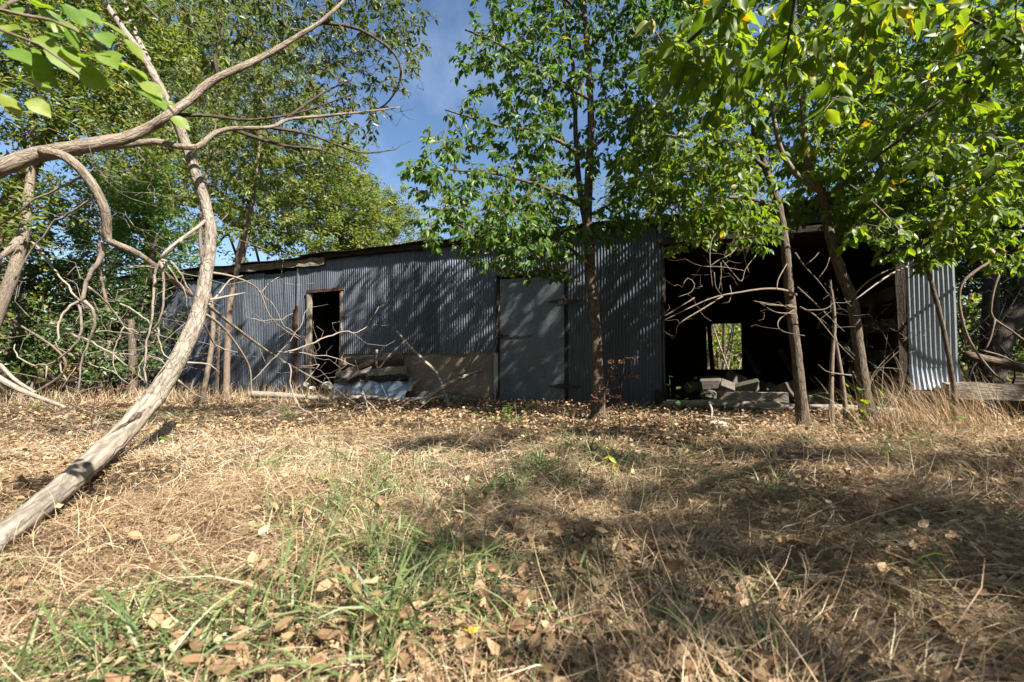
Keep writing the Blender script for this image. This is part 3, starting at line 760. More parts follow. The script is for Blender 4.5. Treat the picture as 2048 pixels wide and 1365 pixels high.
Vv = np.stack([XX, -0.42 + 0.26 * UU + 0.022 * np.sin(XX * 9 + UU * 6) + 0.015 * np.sin(XX * 21 - UU * 9), 0.02 + 0.40 * UU + 0.03 * np.sin(XX * 5) + 0.02 * UU * np.sin(XX * 13) - .05 * UU * (XX < -3.8)], -1).reshape(-1, 3)
Vv[:, 2] += 0.008 * np.cos(Vv[:, 2] * 90)
Vv = np.array([sw(*v) for v in Vv])
i, j = np.meshgrid(np.arange(7), np.arange(59), indexing='ij')
g.add(Vv, [np.stack([i * 60 + j, i * 60 + j + 1, (i + 1) * 60 + j + 1, (i + 1) * 60 + j], -1).reshape(-1, 4)])
whole('loose_sheet', g.mesh('loose_sheet', M['loose_metal'], smooth=True), 'loose blue grey metal sheet propped on the ground below the slumped boards', 'metal sheet')
for (px, py, Y, r, lb) in [(655, 772, 8.9, (.16, .1, .08), 'pale lump of rubble by the doorway, beside the loose sheet'), (625, 778, 9.2, (.08, .07, .05), 'small round grey stone on the doorway threshold'), (612, 770, 9.3, (.06, .05, .05), 'small tan stone at the foot of the doorway post'), (640, 796, 8.6, (.11, .09, .06), 'white streaked stone in front of the doorway')]:
    rock(P(px, py, Y), r, 'stone_pale', 'rubble_stone', lb, 'stone')
rock(np.array([2.35, 5.15, 0.02]), (.14, .10, .05), 'stone_pale', 'flat_stone', 'pale flat stone on the leaf litter left of the near right trunk', 'stone')
rock(P(470, 1005, 2.45) + np.array([-.35, 0, 0]) * 0, (.06, .05, .03), 'stone_pale', 'flat_stone', 'small pale stone in the sunny grass right of the leaning trunk', 'stone')

# ------------------------------------------------------------------ trees in front of the shed
def finish_tree(root, loc, nodes, targets, matleaf, mattwig, per_m, size, width, single=300, droop=0.95, tmpl=None, hi=1.0, drop=0.15, start=0.3, minpx=9):
    tw = grow(nodes, targets, drop)
    obj('twigs', twig_mesh(tw, mattwig, loc), root, 'stuff')
    p, d, nr, sz = twig_leaves(tw, per_m, size, start, droop)
    rv = np.clip(rng.beta(2.0, 2.6, len(p)) * hi + rng.normal(0, 0.05, len(p)), 0, 1)
    rv = np.where(rng.random(len(p)) < 0.012, 0.97, rv)
    foliage(root, loc, p, d, nr, sz, width, rv, matleaf, single, tmpl, minpx)
    return tw

# the slender tree by the door
loc = np.array([1.12, 5.9, 0.0])
t1 = thing('slender_tree', 'slender leafy tree with a straight trunk just right of the flat metal door', 'tree', tuple(loc))
Y1 = 5.9
trunk = PP([(1198, 845, Y1), (1197, 815, Y1), (1194, 740, Y1), (1190, 650, Y1), (1181, 540, Y1), (1175, 440, Y1 - .05), (1178, 350, Y1 - .1), (1182, 250, Y1 - .1), (1178, 150, Y1 - .1), (1170, 40, Y1 - .1), (1160, -120, Y1), (1150, -350, Y1)])
nodes = [limb(t1, loc, 'trunk', trunk, [pxr(w, Y1) for w in (40, 28, 24, 22, 21, 20, 16, 14, 12, 11, 9, 5)], 'bark_tree', 14, .05, .05)]
for pts, w0, w1 in [
    ([(1172, 450, 5.85), (1160, 380, 5.95), (1152, 280, 6.0), (1148, 150, 6.05), (1130, 20, 6.0), (1110, -150, 6.0)], 14, 6),
    ([(1182, 535, 5.85), (1150, 505, 5.7), (1100, 470, 5.5), (1040, 440, 5.3)], 9, 3),
    ([(1176, 420, 5.8), (1100, 380, 5.6), (1000, 350, 5.3), (900, 340, 5.1)], 9, 3),
    ([(1180, 320, 5.8), (1090, 270, 5.6), (990, 250, 5.4), (890, 220, 5.3)], 9, 3),
    ([(1180, 200, 5.8), (1090, 150, 5.6), (1000, 90, 5.5), (930, 60, 5.4)], 8, 3),
    ([(1182, 300, 5.8), (1240, 250, 5.7), (1300, 220, 5.5), (1360, 200, 5.3)], 8, 3),
    ([(1180, 430, 5.8), (1240, 400, 5.9), (1310, 370, 6.0), (1400, 340, 6.1)], 7, 3),
    ([(1176, 100, 5.8), (1250, 20, 5.6), (1320, -60, 5.5)], 8, 3),
    ([(1168, 40, 5.8), (1080, -60, 5.6), (980, -160, 5.4), (880, -220, 5.2)], 8, 3)]:
    nodes.append(limb(t1, loc, 'branch', PP(pts), [pxr(w0, 5.6), pxr(w1, 5.6)], 'bark_tree', 7, .1, .05))
tg = cloud([(990, 430, 110, 5.4, .7, 34), (890, 365, 75, 5.1, .5, 18), (1080, 340, 120, 5.7, .8, 34), (965, 480, 70, 5.3, .4, 18), (1060, 500, 80, 5.4, .5, 22), (1110, 440, 80, 5.5, .5, 18),
            (1130, 240, 120, 5.8, .9, 32), (1020, 250, 100, 5.5, .7, 24), (1060, 150, 110, 5.6, .8, 30), (1250, 300, 90, 5.8, .8, 22), (1270, 120, 90, 5.8, .6, 20), (1310, 290, 80, 5.9, .5, 16), (1250, 30, 90, 5.7, .6, 18), (1230, 200, 70, 5.8, .5, 14), (1340, 60, 80, 5.8, .5, 14), (1300, 190, 90, 5.5, .7, 24), (1290, 390, 80, 6.0, .6, 14),
            (1120, 60, 120, 5.7, .9, 30), (900, 440, 80, 5.1, .5, 16), (840, 350, 50, 5.0, .3, 8), (1120, 500, 70, 5.5, .4, 16), (920, 270, 80, 5.3, .5, 14), (1240, 440, 60, 5.8, .4, 12), (1280, 430, 50, 5.8, .4, 8), (1000, 50, 80, 5.5, .6, 18), (950, 130, 50, 5.4, .4, 10), (1100, -150, 200, 5.6, 1.2, 60), (900, -220, 150, 5.2, 1.0, 30), (1300, -120, 160, 5.5, 1.0, 34)], 3.2)
tg = np.vstack([tg, wcloud([((-1.8, 5.8, 6.3), (1.3, .9, .8), 150), ((-.4, 5.4, 6.8), (1.2, 1.0, .8), 110), ((.4, 6.2, 5.0), (1.0, .8, .8), 120), ((1.4, 6.0, 5.6), (1.0, .8, .9), 100)])])  # extra crown, partly above the view, added to shade the wall
finish_tree(t1, loc, np.vstack(nodes), tg, 'leaf_mid', 'twig_brown', 46, 0.092, 0.50)

# the near right trunk
loc = np.array([3.16, 4.96, 0.0])
t2 = thing('rough_barked_tree', 'leafy tree with a rough dark trunk standing before the wide opening', 'tree', tuple(loc))
Y2 = 4.96
nodes = [limb(t2, loc, 'trunk', PP([(1610, 868, Y2), (1606, 840, Y2), (1600, 780, Y2), (1591, 690, Y2), (1580, 600, Y2), (1571, 500, Y2), (1556, 410, Y2), (1532, 340, Y2), (1512, 280, Y2), (1500, 190, Y2), (1490, 60, Y2), (1480, -150, Y2)]),
              [pxr(w, Y2) for w in (46, 26, 21, 19, 18, 17, 15, 12, 11, 9, 7, 4)], 'bark_tree', 14, .05, .07)]
for pts, w0, w1 in [
    ([(1592, 590, 4.9), (1565, 580, 4.7), (1530, 578, 4.55), (1480, 585, 4.4), (1420, 598, 4.3), (1330, 640, 4.2)], 6, 1.6),
    ([(1590, 615, 4.9), (1550, 610, 4.7), (1510, 603, 4.5)], 4, 1.6),
    ([(1556, 420, 4.9), (1510, 400, 4.7), (1450, 395, 4.5), (1400, 400, 4.4)], 10, 4),
    ([(1530, 335, 4.9), (1470, 290, 4.7), (1400, 280, 4.5), (1330, 270, 4.3)], 9, 3),
    ([(1505, 230, 4.9), (1440, 160, 4.7), (1380, 110, 4.5)], 8, 3),
    ([(1510, 280, 4.9), (1560, 200, 4.8), (1620, 120, 4.7)], 8, 3)]:
    nodes.append(limb(t2, loc, 'branch', PP(pts), [pxr(w0, 4.7), pxr(w1, 4.7)], 'twig_brown' if pts[0][1] > 580 else 'bark_tree', 7, .08, .05))
bare = [n for n in nodes[1:3]]
tg = cloud([(1400, 300, 110, 4.5, .8, 30), (1480, 200, 110, 4.8, .8, 30), (1400, 120, 110, 4.5, .7, 26), (1590, 120, 110, 4.8, .8, 28), (1480, 40, 120, 4.9, .8, 28), (1430, 400, 70, 4.5, .5, 12), (1480, -160, 200, 4.8, 1.2, 46), (1480, 340, 80, 4.9, .5, 20), (1330, 380, 60, 4.7, .4, 14), (1500, 430, 70, 4.7, .4, 12), (1590, 280, 80, 5.7, .4, 18), (1280, 330, 60, 5.0, .4, 12), (1330, 230, 90, 4.8, .6, 20), (1280, 240, 70, 5.2, .4, 14), (1380, 450, 60, 4.7, .4, 10), (1450, 450, 60, 4.6, .4, 9), (1530, 460, 50, 4.6, .3, 8)], 3.2)
finish_tree(t2, loc, np.vstack(nodes[:1] + nodes[3:7]), tg, 'leaf_bright', 'twig_brown', 44, 0.096, 0.52)
c4 = lambda pts: [(1280 + p[0] / 3.033, 400 + p[1] / 3.033) for p in pts]
for pts, ya, yb, w0 in [([(500, 60), (470, 180), (430, 260), (425, 380), (440, 530)], 4.5, 4.4, 3.2), ([(690, 130), (620, 230), (560, 320), (470, 370), (430, 400)], 4.6, 4.4, 3), ([(385, 405), (500, 408), (630, 430)], 4.4, 4.4, 2),
    ([(500, 370), (560, 440), (615, 495), (640, 420), (705, 335)], 4.4, 4.5, 2.4), ([(940, 320), (1000, 405), (1080, 490), (1170, 610)], 4.9, 4.8, 4), ([(955, 530), (1060, 625), (1150, 715), (1240, 800)], 4.9, 4.9, 4), ([(970, 650), (1060, 700), (1130, 780), (1210, 880), (1300, 970)], 4.9, 4.8, 4),
    ([(1000, 670), (1130, 660), (1200, 590)], 4.8, 4.8, 2.4), ([(920, 640), (800, 640), (690, 612)], 4.9, 4.6, 3), ([(930, 690), (820, 680), (720, 620)], 4.9, 4.6, 2.6), ([(930, 670), (850, 720), (835, 765), (870, 800), (1000, 825)], 4.9, 4.7, 3), ([(890, 390), (840, 480), (830, 545)], 4.9, 4.6, 3),
    ([(500, 585), (400, 650), (240, 750), (220, 815)], 4.4, 4.2, 4), ([(330, 595), (250, 645), (150, 705)], 4.3, 4.2, 2.6), ([(255, 525), (290, 475), (330, 510), (310, 560), (230, 590)], 4.3, 4.3, 2), ([(450, 440), (460, 530), (495, 575)], 4.4, 4.4, 2), ([(545, 520), (555, 580), (540, 620), (500, 630)], 4.4, 4.4, 2.2),
    ([(490, 380), (492, 470), (475, 560)], 4.4, 4.4, 2), ([(620, 280), (640, 370), (660, 440)], 4.6, 4.5, 2), ([(1280, 1065), (1200, 1055), (1130, 1040), (1080, 998)], 5.0, 4.9, 4), ([(1000, 400), (1060, 350), (1085, 320)], 4.9, 4.9, 2.4), ([(1080, 480), (1130, 410), (1150, 350)], 4.9, 4.9, 2.4)]:
    nodes.append(limb(t2, loc, 'branch', line(c4(pts), ya, yb), [pxr(w0, 4.6), pxr(1.4, 4.6)], 'twig_brown', 5, .04, .06))
tg = cloud([(1400, 560, 90, 4.3, .3, 26), (1480, 520, 60, 4.4, .3, 14), (1360, 640, 50, 4.2, .2, 10), (1540, 640, 40, 4.6, .2, 6), (1470, 460, 60, 4.4, .3, 10), (1640, 620, 60, 4.8, .3, 12)], 1.2)
tw = grow(np.vstack(nodes[1:3] + nodes[7:]), tg, -0.12, 0.1, 0.3)
obj('twigs', twig_mesh(tw, 'twig_brown', loc, .0016, .0022, .005, curvy=True), t2, 'stuff')

# the forked tree
loc = np.array([4.17, 5.35, 0.0])
t3 = thing('forked_tree', 'crooked tree that forks pale at the roof edge, right of the near trunk', 'tree', tuple(loc))
Y3 = 5.3
nodes = [limb(t3, loc, 'trunk', PP([(1740, 858, Y3), (1735, 830, Y3), (1727, 770, Y3), (1716, 690, Y3), (1706, 610, Y3), (1684, 550, Y3), (1664, 490, Y3), (1652, 430, Y3), (1642, 378, Y3)]),
              [pxr(w, Y3) for w in (46, 27, 22, 20, 20, 20, 18, 17, 17)], 'bark_tree', 14, .05, .06)]
for pts, w0, w1 in [
    ([(1643, 385, 5.3), (1622, 345, 5.25), (1612, 300, 5.2), (1606, 220, 5.2), (1602, 130, 5.2), (1598, 0, 5.2), (1590, -180, 5.2)], 22, 7),
    ([(1643, 385, 5.3), (1605, 360, 5.2), (1585, 340, 5.1), (1562, 300, 5.05), (1550, 250, 5.0), (1530, 150, 5.0)], 18, 6),
    ([(1648, 400, 5.3), (1700, 350, 5.2), (1760, 320, 5.1), (1850, 280, 5.0)], 10, 4),
    ([(1604, 180, 5.2), (1680, 120, 5.1), (1760, 80, 5.0), (1850, 50, 4.9)], 9, 4),
    ([(1700, 600, 5.2), (1740, 560, 5.0), (1800, 530, 4.9)], 6, 2),
    ([(1600, 40, 5.2), (1680, -60, 5.0), (1780, -140, 4.8)], 8, 3)]:
    nodes.append(limb(t3, loc, 'branch', PP(pts), [pxr(w0 * .75, 5.2), pxr(w1, 5.2)], 'bark_limb', 8, .08, .06))
tg = cloud([(1700, 330, 110, 5.1, .8, 30), (1800, 300, 110, 5.0, .8, 32), (1900, 250, 120, 4.9, .9, 32), (1760, 180, 120, 5.1, .9, 34), (1880, 120, 120, 4.9, .9, 30), (1650, 80, 110, 5.2, .9, 26), (1780, 20, 120, 5.0, .9, 28),
            (1990, 320, 100, 4.9, .8, 26), (1720, -180, 220, 4.9, 1.2, 55), (1900, 400, 80, 4.9, .6, 18), (2000, 150, 110, 4.8, .8, 20), (1850, 380, 80, 5.0, .5, 20), (1900, 450, 70, 4.9, .4, 16), (1980, 440, 80, 4.9, .4, 20), (1820, 430, 60, 5.0, .4, 12), (1740, 420, 50, 5.0, .4, 9), (2040, 380, 80, 4.9, .5, 16), (1850, 460, 60, 4.9, .3, 10), (1950, 480, 50, 4.9, .3, 8), (1720, 280, 110, 5.0, .5, 24), (1560, 430, 60, 5.8, .3, 8), (1690, 450, 50, 5.8, .3, 7), (1780, 470, 60, 4.9, .3, 9), (1860, 500, 50, 4.9, .3, 7), (1700, 420, 70, 5.8, .3, 12), (1600, 400, 70, 5.8, .3, 10), (2010, 500, 50, 5, .3, 8)], 3.6)
tg = np.vstack([tg, wcloud([((4.2, 4.8, 5.2), (1.3, .9, .8), 170), ((5.4, 4.2, 4.4), (1.0, .9, .9), 90)])])  # more leaves out of view, put in to keep sun off the wall
finish_tree(t3, loc, np.vstack(nodes), tg, 'leaf_bright', 'twig_brown', 44, 0.098, 0.54)

# thin leaning tree before the bright sheet
loc = np.array([4.75, 4.9, 0.0])
t4 = thing('leaning_sapling', 'thin tree leaning left across the bright corrugated sheet', 'tree', tuple(loc))
Y4 = 4.9
nodes = [limb(t4, loc, 'trunk', PP([(1914, 868, Y4), (1912, 830, Y4), (1905, 760, Y4), (1891, 680, Y4), (1872, 600, Y4), (1850, 530, Y4), (1820, 490, Y4 - .1), (1788, 452, Y4 - .2), (1750, 410, Y4 - .3), (1700, 370, Y4 - .4)]),
              [pxr(w, Y4) for w in (14, 10, 9, 8, 8, 7, 7, 6, 5, 3)], 'bark_tree', 9, .05, .07)]
nodes.append(limb(t4, loc, 'branch', PP([(1846, 520, Y4), (1860, 470, Y4 - .1), (1880, 420, Y4 - .2)]), [pxr(7, Y4), pxr(3, Y4)], 'bark_tree', 6, .08, .05))
nodes.append(limb(t4, loc, 'branch', PP([(1846, 522, Y4), (1780, 550, Y4 - .1), (1710, 600, Y4 - .2)]), [pxr(6, Y4), pxr(2, Y4)], 'twig_grey', 6, .08, .05))
tg = cloud([(1850, 440, 80, 4.7, .4, 16), (1900, 460, 70, 4.7, .4, 14), (1760, 440, 60, 4.5, .4, 10), (1690, 480, 30, 4.5, .2, 4)])
finish_tree(t4, loc, np.vstack(nodes), tg, 'leaf_bright', 'twig_brown', 26, 0.085, 0.7, single=200)
# saplings between the trunks
for (pts, lb) in [([(1664, 858), (1662, 790), (1664, 720), (1669, 640), (1660, 560)], 'bare thin sapling standing left in the pair between the two right trunks'), ([(1694, 862), (1688, 790), (1678, 720), (1667, 660)], 'bare thin sapling crossing behind its neighbour between the two right trunks')]:
    q = PP([(a, b, 5.0) for a, b in pts]); loc = q[0].copy(); loc[2] = 0
    s = thing('bare_sapling', lb, 'sapling', tuple(loc))
    n_ = limb(s, loc, 'trunk', q, [pxr(10, 5), pxr(8, 5), pxr(5, 5)], 'twig_brown', 7, .06, .06)
    tw = grow(n_[len(n_) // 3:], cloud([(1670, 620, 60, 5.0, .3, 7)]), .1, .08, .6)
    obj('twigs', twig_mesh(tw, 'twig_grey', loc, .0022, .002), s, 'stuff')

# ------------------------------------------------------------------ the tree out of frame at the right whose branches hang over the view
loc = np.array([4.4, 1.4, 0.0])
tn = thing('overhanging_tree', 'big leaved tree at the right edge whose branches hang over the view', 'tree', tuple(loc))
nodes = [limb(tn, loc, 'trunk', [loc + v for v in np.array([[0, 0, -.05], [.02, 0, .6], [-.05, .05, 1.6], [-.1, .1, 2.8], [0, 0, 4.2], [.1, -.1, 6.2]])], [.15, .12, .11, .09, .07, .03], 'bark_tree', 14, .08, .06)]
top = loc + np.array([-.07, .08, 2.2])
for pts, r0 in [
    ([top, P(2150, 60, 2.5), P(2048, 100, 2.6), P(1960, 150, 2.65), P(1880, 200, 2.7), P(1800, 280, 2.7), P(1745, 320, 2.75)], .022),
    ([loc + np.array([-.1, .1, 2.8]), P(2050, -150, 2.0), P(1800, -120, 1.9), P(1600, -60, 1.9), P(1450, 20, 2.0), P(1370, 90, 2.1)], .026),
    ([top, P(2200, 200, 3.0), P(2040, 300, 3.2), P(1930, 360, 3.3)], .016),
    ([P(1600, -60, 1.9), P(1580, 60, 2.0), P(1560, 150, 2.1)], .010),
    ([P(2048, 100, 2.6), P(1980, 60, 2.4), P(1900, 20, 2.3), P(1800, 0, 2.2)], .010)]:
    nodes.append(limb(tn, loc, 'branch', pts, [r0, r0 * .7, r0 * .3], 'bark_dark', 8, .1, .05))
for a in [(-.9, -1.6, 3.4), (-.2, -2.6, 4.4), (.9, -2.0, 4.6), (.3, -1.0, 5.2), (-.8, -.4, 4.8), (-1.6, -.6, 3.6)]:
    nodes.append(limb(tn, loc, 'branch', [loc + np.array([0, 0, 2.6]), loc + np.array([a[0] * .5, a[1] * .5, 2.6 + (a[2] - 2.6) * .6]), loc + np.array(a)], [.05, .03, .012], 'bark_tree', 7, .15, .05))
tg = cloud([(1400, 70, 120, 2.1, .35, 22), (1480, 40, 120, 2.1, .35, 22), (1560, 90, 120, 2.2, .35, 20), (1350, 130, 70, 2.2, .3, 8), (1450, 150, 90, 2.2, .3, 10),
            (1900, 130, 130, 2.7, .5, 26), (1830, 220, 110, 2.8, .4, 18), (1980, 220, 110, 2.8, .5, 22), (1990, 330, 90, 3.1, .4, 18), (1750, 60, 120, 2.4, .4, 20), (2000, 40, 110, 2.4, .4, 18), (1780, 330, 80, 2.9, .4, 12), (1650, 40, 110, 2.2, .4, 18), (1920, 420, 60, 3.3, .3, 10), (1640, 200, 80, 2.4, .4, 8)], 1.25)
tg = np.vstack([tg, wcloud([((4.9, .9, 3.6), (.6, .8, .8), 30), ((4.4, -1.6, 4.2), (1.4, 1.2, .9), 170)])])
finish_tree(tn, loc, np.vstack(nodes), tg, 'leaf_bright', 'twig_brown', 34, 0.095, 0.54, hi=1.1)

# neighbouring trees of the wood, standing just out of frame: the first shades the clearing, the other two are added to block sky light
for (bx_, by_, h_, cl, lb) in [
    (7.0, -3.4, 7.0, [((6.3, -2.7, 6.0), (2.2, 1.7, 1.2), 400), ((7.4, -4.2, 6.6), (1.6, 1.5, 1.2), 100), ((7.8, -1.2, 5.6), (1.3, 1.2, 1.1), 90)], 'tall broadleaf tree out of frame behind the view to the right'),
    (-5.6, -2.6, 7.5, [((-5.0, -1.6, 6.2), (2.4, 2.2, 1.6), 260), ((-6.6, -3.6, 6.8), (2.0, 2.0, 1.4), 120)], 'tall broadleaf tree added out of frame behind the view to the left'),
    (-1.6, -6.4, 8.0, [((-1.2, -6.0, 7.0), (2.6, 2.0, 1.6), 280), ((-3.2, -5.6, 5.6), (1.6, 1.6, 1.3), 120)], 'tall broadleaf tree added out of frame straight behind the view')]:
    loc = np.array([bx_, by_, 0.0]); o_ = thing('neighbouring_tree', lb, 'tree', tuple(loc))
    nodes = [limb(o_, loc, 'trunk', [loc + np.array(v) for v in [[0, 0, -.05], [.1, 0, h_ * .3], [-.1, .1, h_ * .6], [0, 0, h_]]], [.19, .15, .1, .03], 'bark_tree', 12, .15, .06)]
    for (c, r_, n) in cl:
        nodes.append(limb(o_, loc, 'branch', [nodes[0][len(nodes[0]) // 2], (nodes[0][len(nodes[0]) // 2] + np.array(c)) / 2 + np.array([0, 0, .3]), np.array(c)], [.05, .03, .012], 'bark_tree', 7, .2, .05))
    finish_tree(o_, loc, np.vstack(nodes), wcloud(cl), 'leaf_mid', 'twig_brown', 30, .12, .62, single=0)

# ------------------------------------------------------------------ leaning dead trunk
loc = P(10, 1100, 1.75); loc[2] = 0
lt = thing('leaning_tree', 'pale half barked trunk leaning up from the grass at lower left', 'tree', tuple(loc))
tp = [(-25, 1092, 1.68), (60, 1030, 2.0), (150, 955, 2.5), (240, 872, 3.1), (305, 800, 3.5), (350, 730, 3.65), (385, 660, 3.75), (403, 600, 3.8), (415, 530, 3.8), (421, 470, 3.8), (414, 420, 3.78), (392, 350, 3.7), (372, 290, 3.65), (340, 215, 3.55), (290, 120, 3.45), (240, 50, 3.35), (190, -30, 3.3), (130, -160, 3.2)]
ws = [46, 46, 45, 41, 37, 33, 29, 26, 23, 21, 20, 20, 19, 17, 14, 12, 10, 7]
q = PP(tp)
g = Geo(); lower = tube(g, q[:5], [pxr(w, p[2]) for w, p in zip(ws, tp)][:5], 22, .03, .06)
obj('trunk', g.mesh('trunk', M['wood_bleached'], loc, True), lt, label='bleached lower trunk with a long crack')
nodes = [lower, limb(lt, loc, 'trunk', q[4:], [pxr(w, p[2]) * (1.06 if k == 4 else 1) for k, (w, p) in enumerate(zip(ws, tp)) if k >= 4], 'bark_limb' if False else 'bark_pale', 16, .04, .06)]
# loose flake of bark along the crack
g = Geo()
for (a, b, o_) in [((175, 905, 2.78), (300, 815, 3.38), 0), ((120, 960, 2.55), (200, 900, 2.85), 8)]:
    plank(g, P(a[0], a[1] + o_, a[2]), P(b[0], b[1] + o_, b[2]), .03, .012, (0.2, -1, .4), nseg=12, wob=.006)
obj('bark_flake', g.mesh('bark_flake', M['bark_tree'], loc), lt)
for pts, w0, w1 in [
    ([(372, 290, 3.65), (350, 230, 3.7), (300, 130, 3.75), (260, 40, 3.8), (235, -40, 3.8)], 13, 8),
    ([(420, 600, 3.8), (470, 590, 4.0), (490, 586, 4.1)], 5, 2),
    ([(405, 625, 3.8), (445, 655, 4.1), (480, 700, 4.4), (500, 740, 4.6), (503, 795, 4.7)], 6, 3),
    ([(404, 640, 3.8), (430, 690, 4.1), (450, 700, 4.2), (475, 705, 4.3)], 4, 2),
    ([(420, 545, 3.8), (460, 552, 4.0), (495, 565, 4.2), (520, 585, 4.4), (545, 640, 4.6), (600, 680, 5.0)], 5, 2),
    ([(418, 610, 3.8), (440, 585, 4.1), (460, 560, 4.2), (485, 552, 4.3)], 4, 2),
    ([(370, 725, 3.7), (420, 730, 3.9), (440, 750, 4.0)], 4, 2),
    ([(355, 760, 3.65), (390, 790, 3.9), (415, 800, 4.0)], 4, 2),
    ([(412, 440, 3.8), (395, 455, 3.6), (360, 480, 3.5), (330, 505, 3.4), (318, 520, 3.4)], 6, 4)]:
    nodes.append(limb(lt, loc, 'branch', PP(pts), [pxr(w0, 4), pxr(w1, 4.2)], 'twig_grey', 7, .06, .06))

# ------------------------------------------------------------------ tree out of frame at left with the long arching limbs
loc = np.array([-4.3, 2.9, 0.0])
ar = thing('arching_tree', 'tree at the left edge with long limbs arching across the upper left', 'tree', tuple(loc))
nodes = [limb(ar, loc, 'trunk', [loc + np.array(v) for v in [[0, 0, -.05], [.02, 0, .6], [.05, .02, 1.2], [.0, .05, 2.2], [-.1, .1, 4.0], [-.2, .1, 6.0]]], [.2, .16, .15, .12, .09, .04], 'bark_limb', 14, .07, .05)]
A = [(0, 338, 2.95), (60, 314, 3.0), (130, 300, 3.05), (200, 287, 3.1), (250, 277, 3.15), (300, 255, 3.2), (330, 235, 3.2), (380, 200, 3.3), (420, 165, 3.35), (470, 140, 3.4), (520, 117, 3.5), (560, 95, 3.55), (600, 70, 3.6), (640, 45, 3.65), (680, 10, 3.7), (730, -40, 3.8)]
nodes.append(limb(ar, loc, 'limb', np.vstack([[loc + np.array([.02, .02, 1.5])], PP([(-140, 400, 2.95)]), PP(A)]), [pxr(w, 3.2) for w in (36, 32, 28, 28, 27, 25, 22, 20, 17, 16, 15, 14, 13, 12, 10, 9, 7, 5)], 'bark_limb', 16, .04, .05, label='thick limb arching up to the right'))
B = [(20, 340, 2.98), (60, 322, 3.05), (110, 308, 3.15), (180, 298, 3.25), (250, 290, 3.3), (310, 284, 3.35), (350, 292, 3.4), (395, 294, 3.45), (425, 270, 3.5), (460, 258, 3.55), (540, 255, 3.6), (575, 240, 3.7), (640, 233, 3.8), (720, 225, 3.9), (800, 215, 4.0)]
nodes.append(limb(ar, loc, 'limb', PP(B), [pxr(w, 3.4) for w in (15, 15, 14, 14, 13, 13, 12, 11, 10, 9, 8, 7, 6, 5, 3)], 'bark_limb', 12, .04, .06, label='thinner limb running level below the thick one'))
C = [(85, 306, 3.0), (118, 309, 2.98), (145, 324, 3.0), (172, 352, 3.05), (196, 388, 3.1), (211, 425, 3.15), (213, 462, 3.2), (214, 480, 3.22), (228, 487, 3.25), (275, 508, 3.4), (320, 540, 3.6), (365, 578, 3.9), (420, 615, 4.3), (470, 655, 4.7), (540, 706, 5.3), (600, 742, 5.9), (655, 772, 6.4)]
nodes.append(limb(ar, loc, 'limb', PP(C), [pxr(w, 3.3) for w in (17, 17, 17, 16, 16, 16, 16, 16, 13, 12, 11, 10, 9, 8, 7, 6, 5)], 'bark_limb', 12, .035, .05, label='dead limb bending down and crossing to the shed doorway'))
cn_ = nodes[-1]
c2 = lambda pts: [(p[0] / 4.266, 480 + p[1] / 4.266) for p in pts]
c3 = lambda pts: [(200 + p[0] / 4.266, 480 + p[1] / 4.266) for p in pts]
c5 = lambda pts: [(500 + p[0] / 3.034, 400 + p[1] / 3.034) for p in pts]
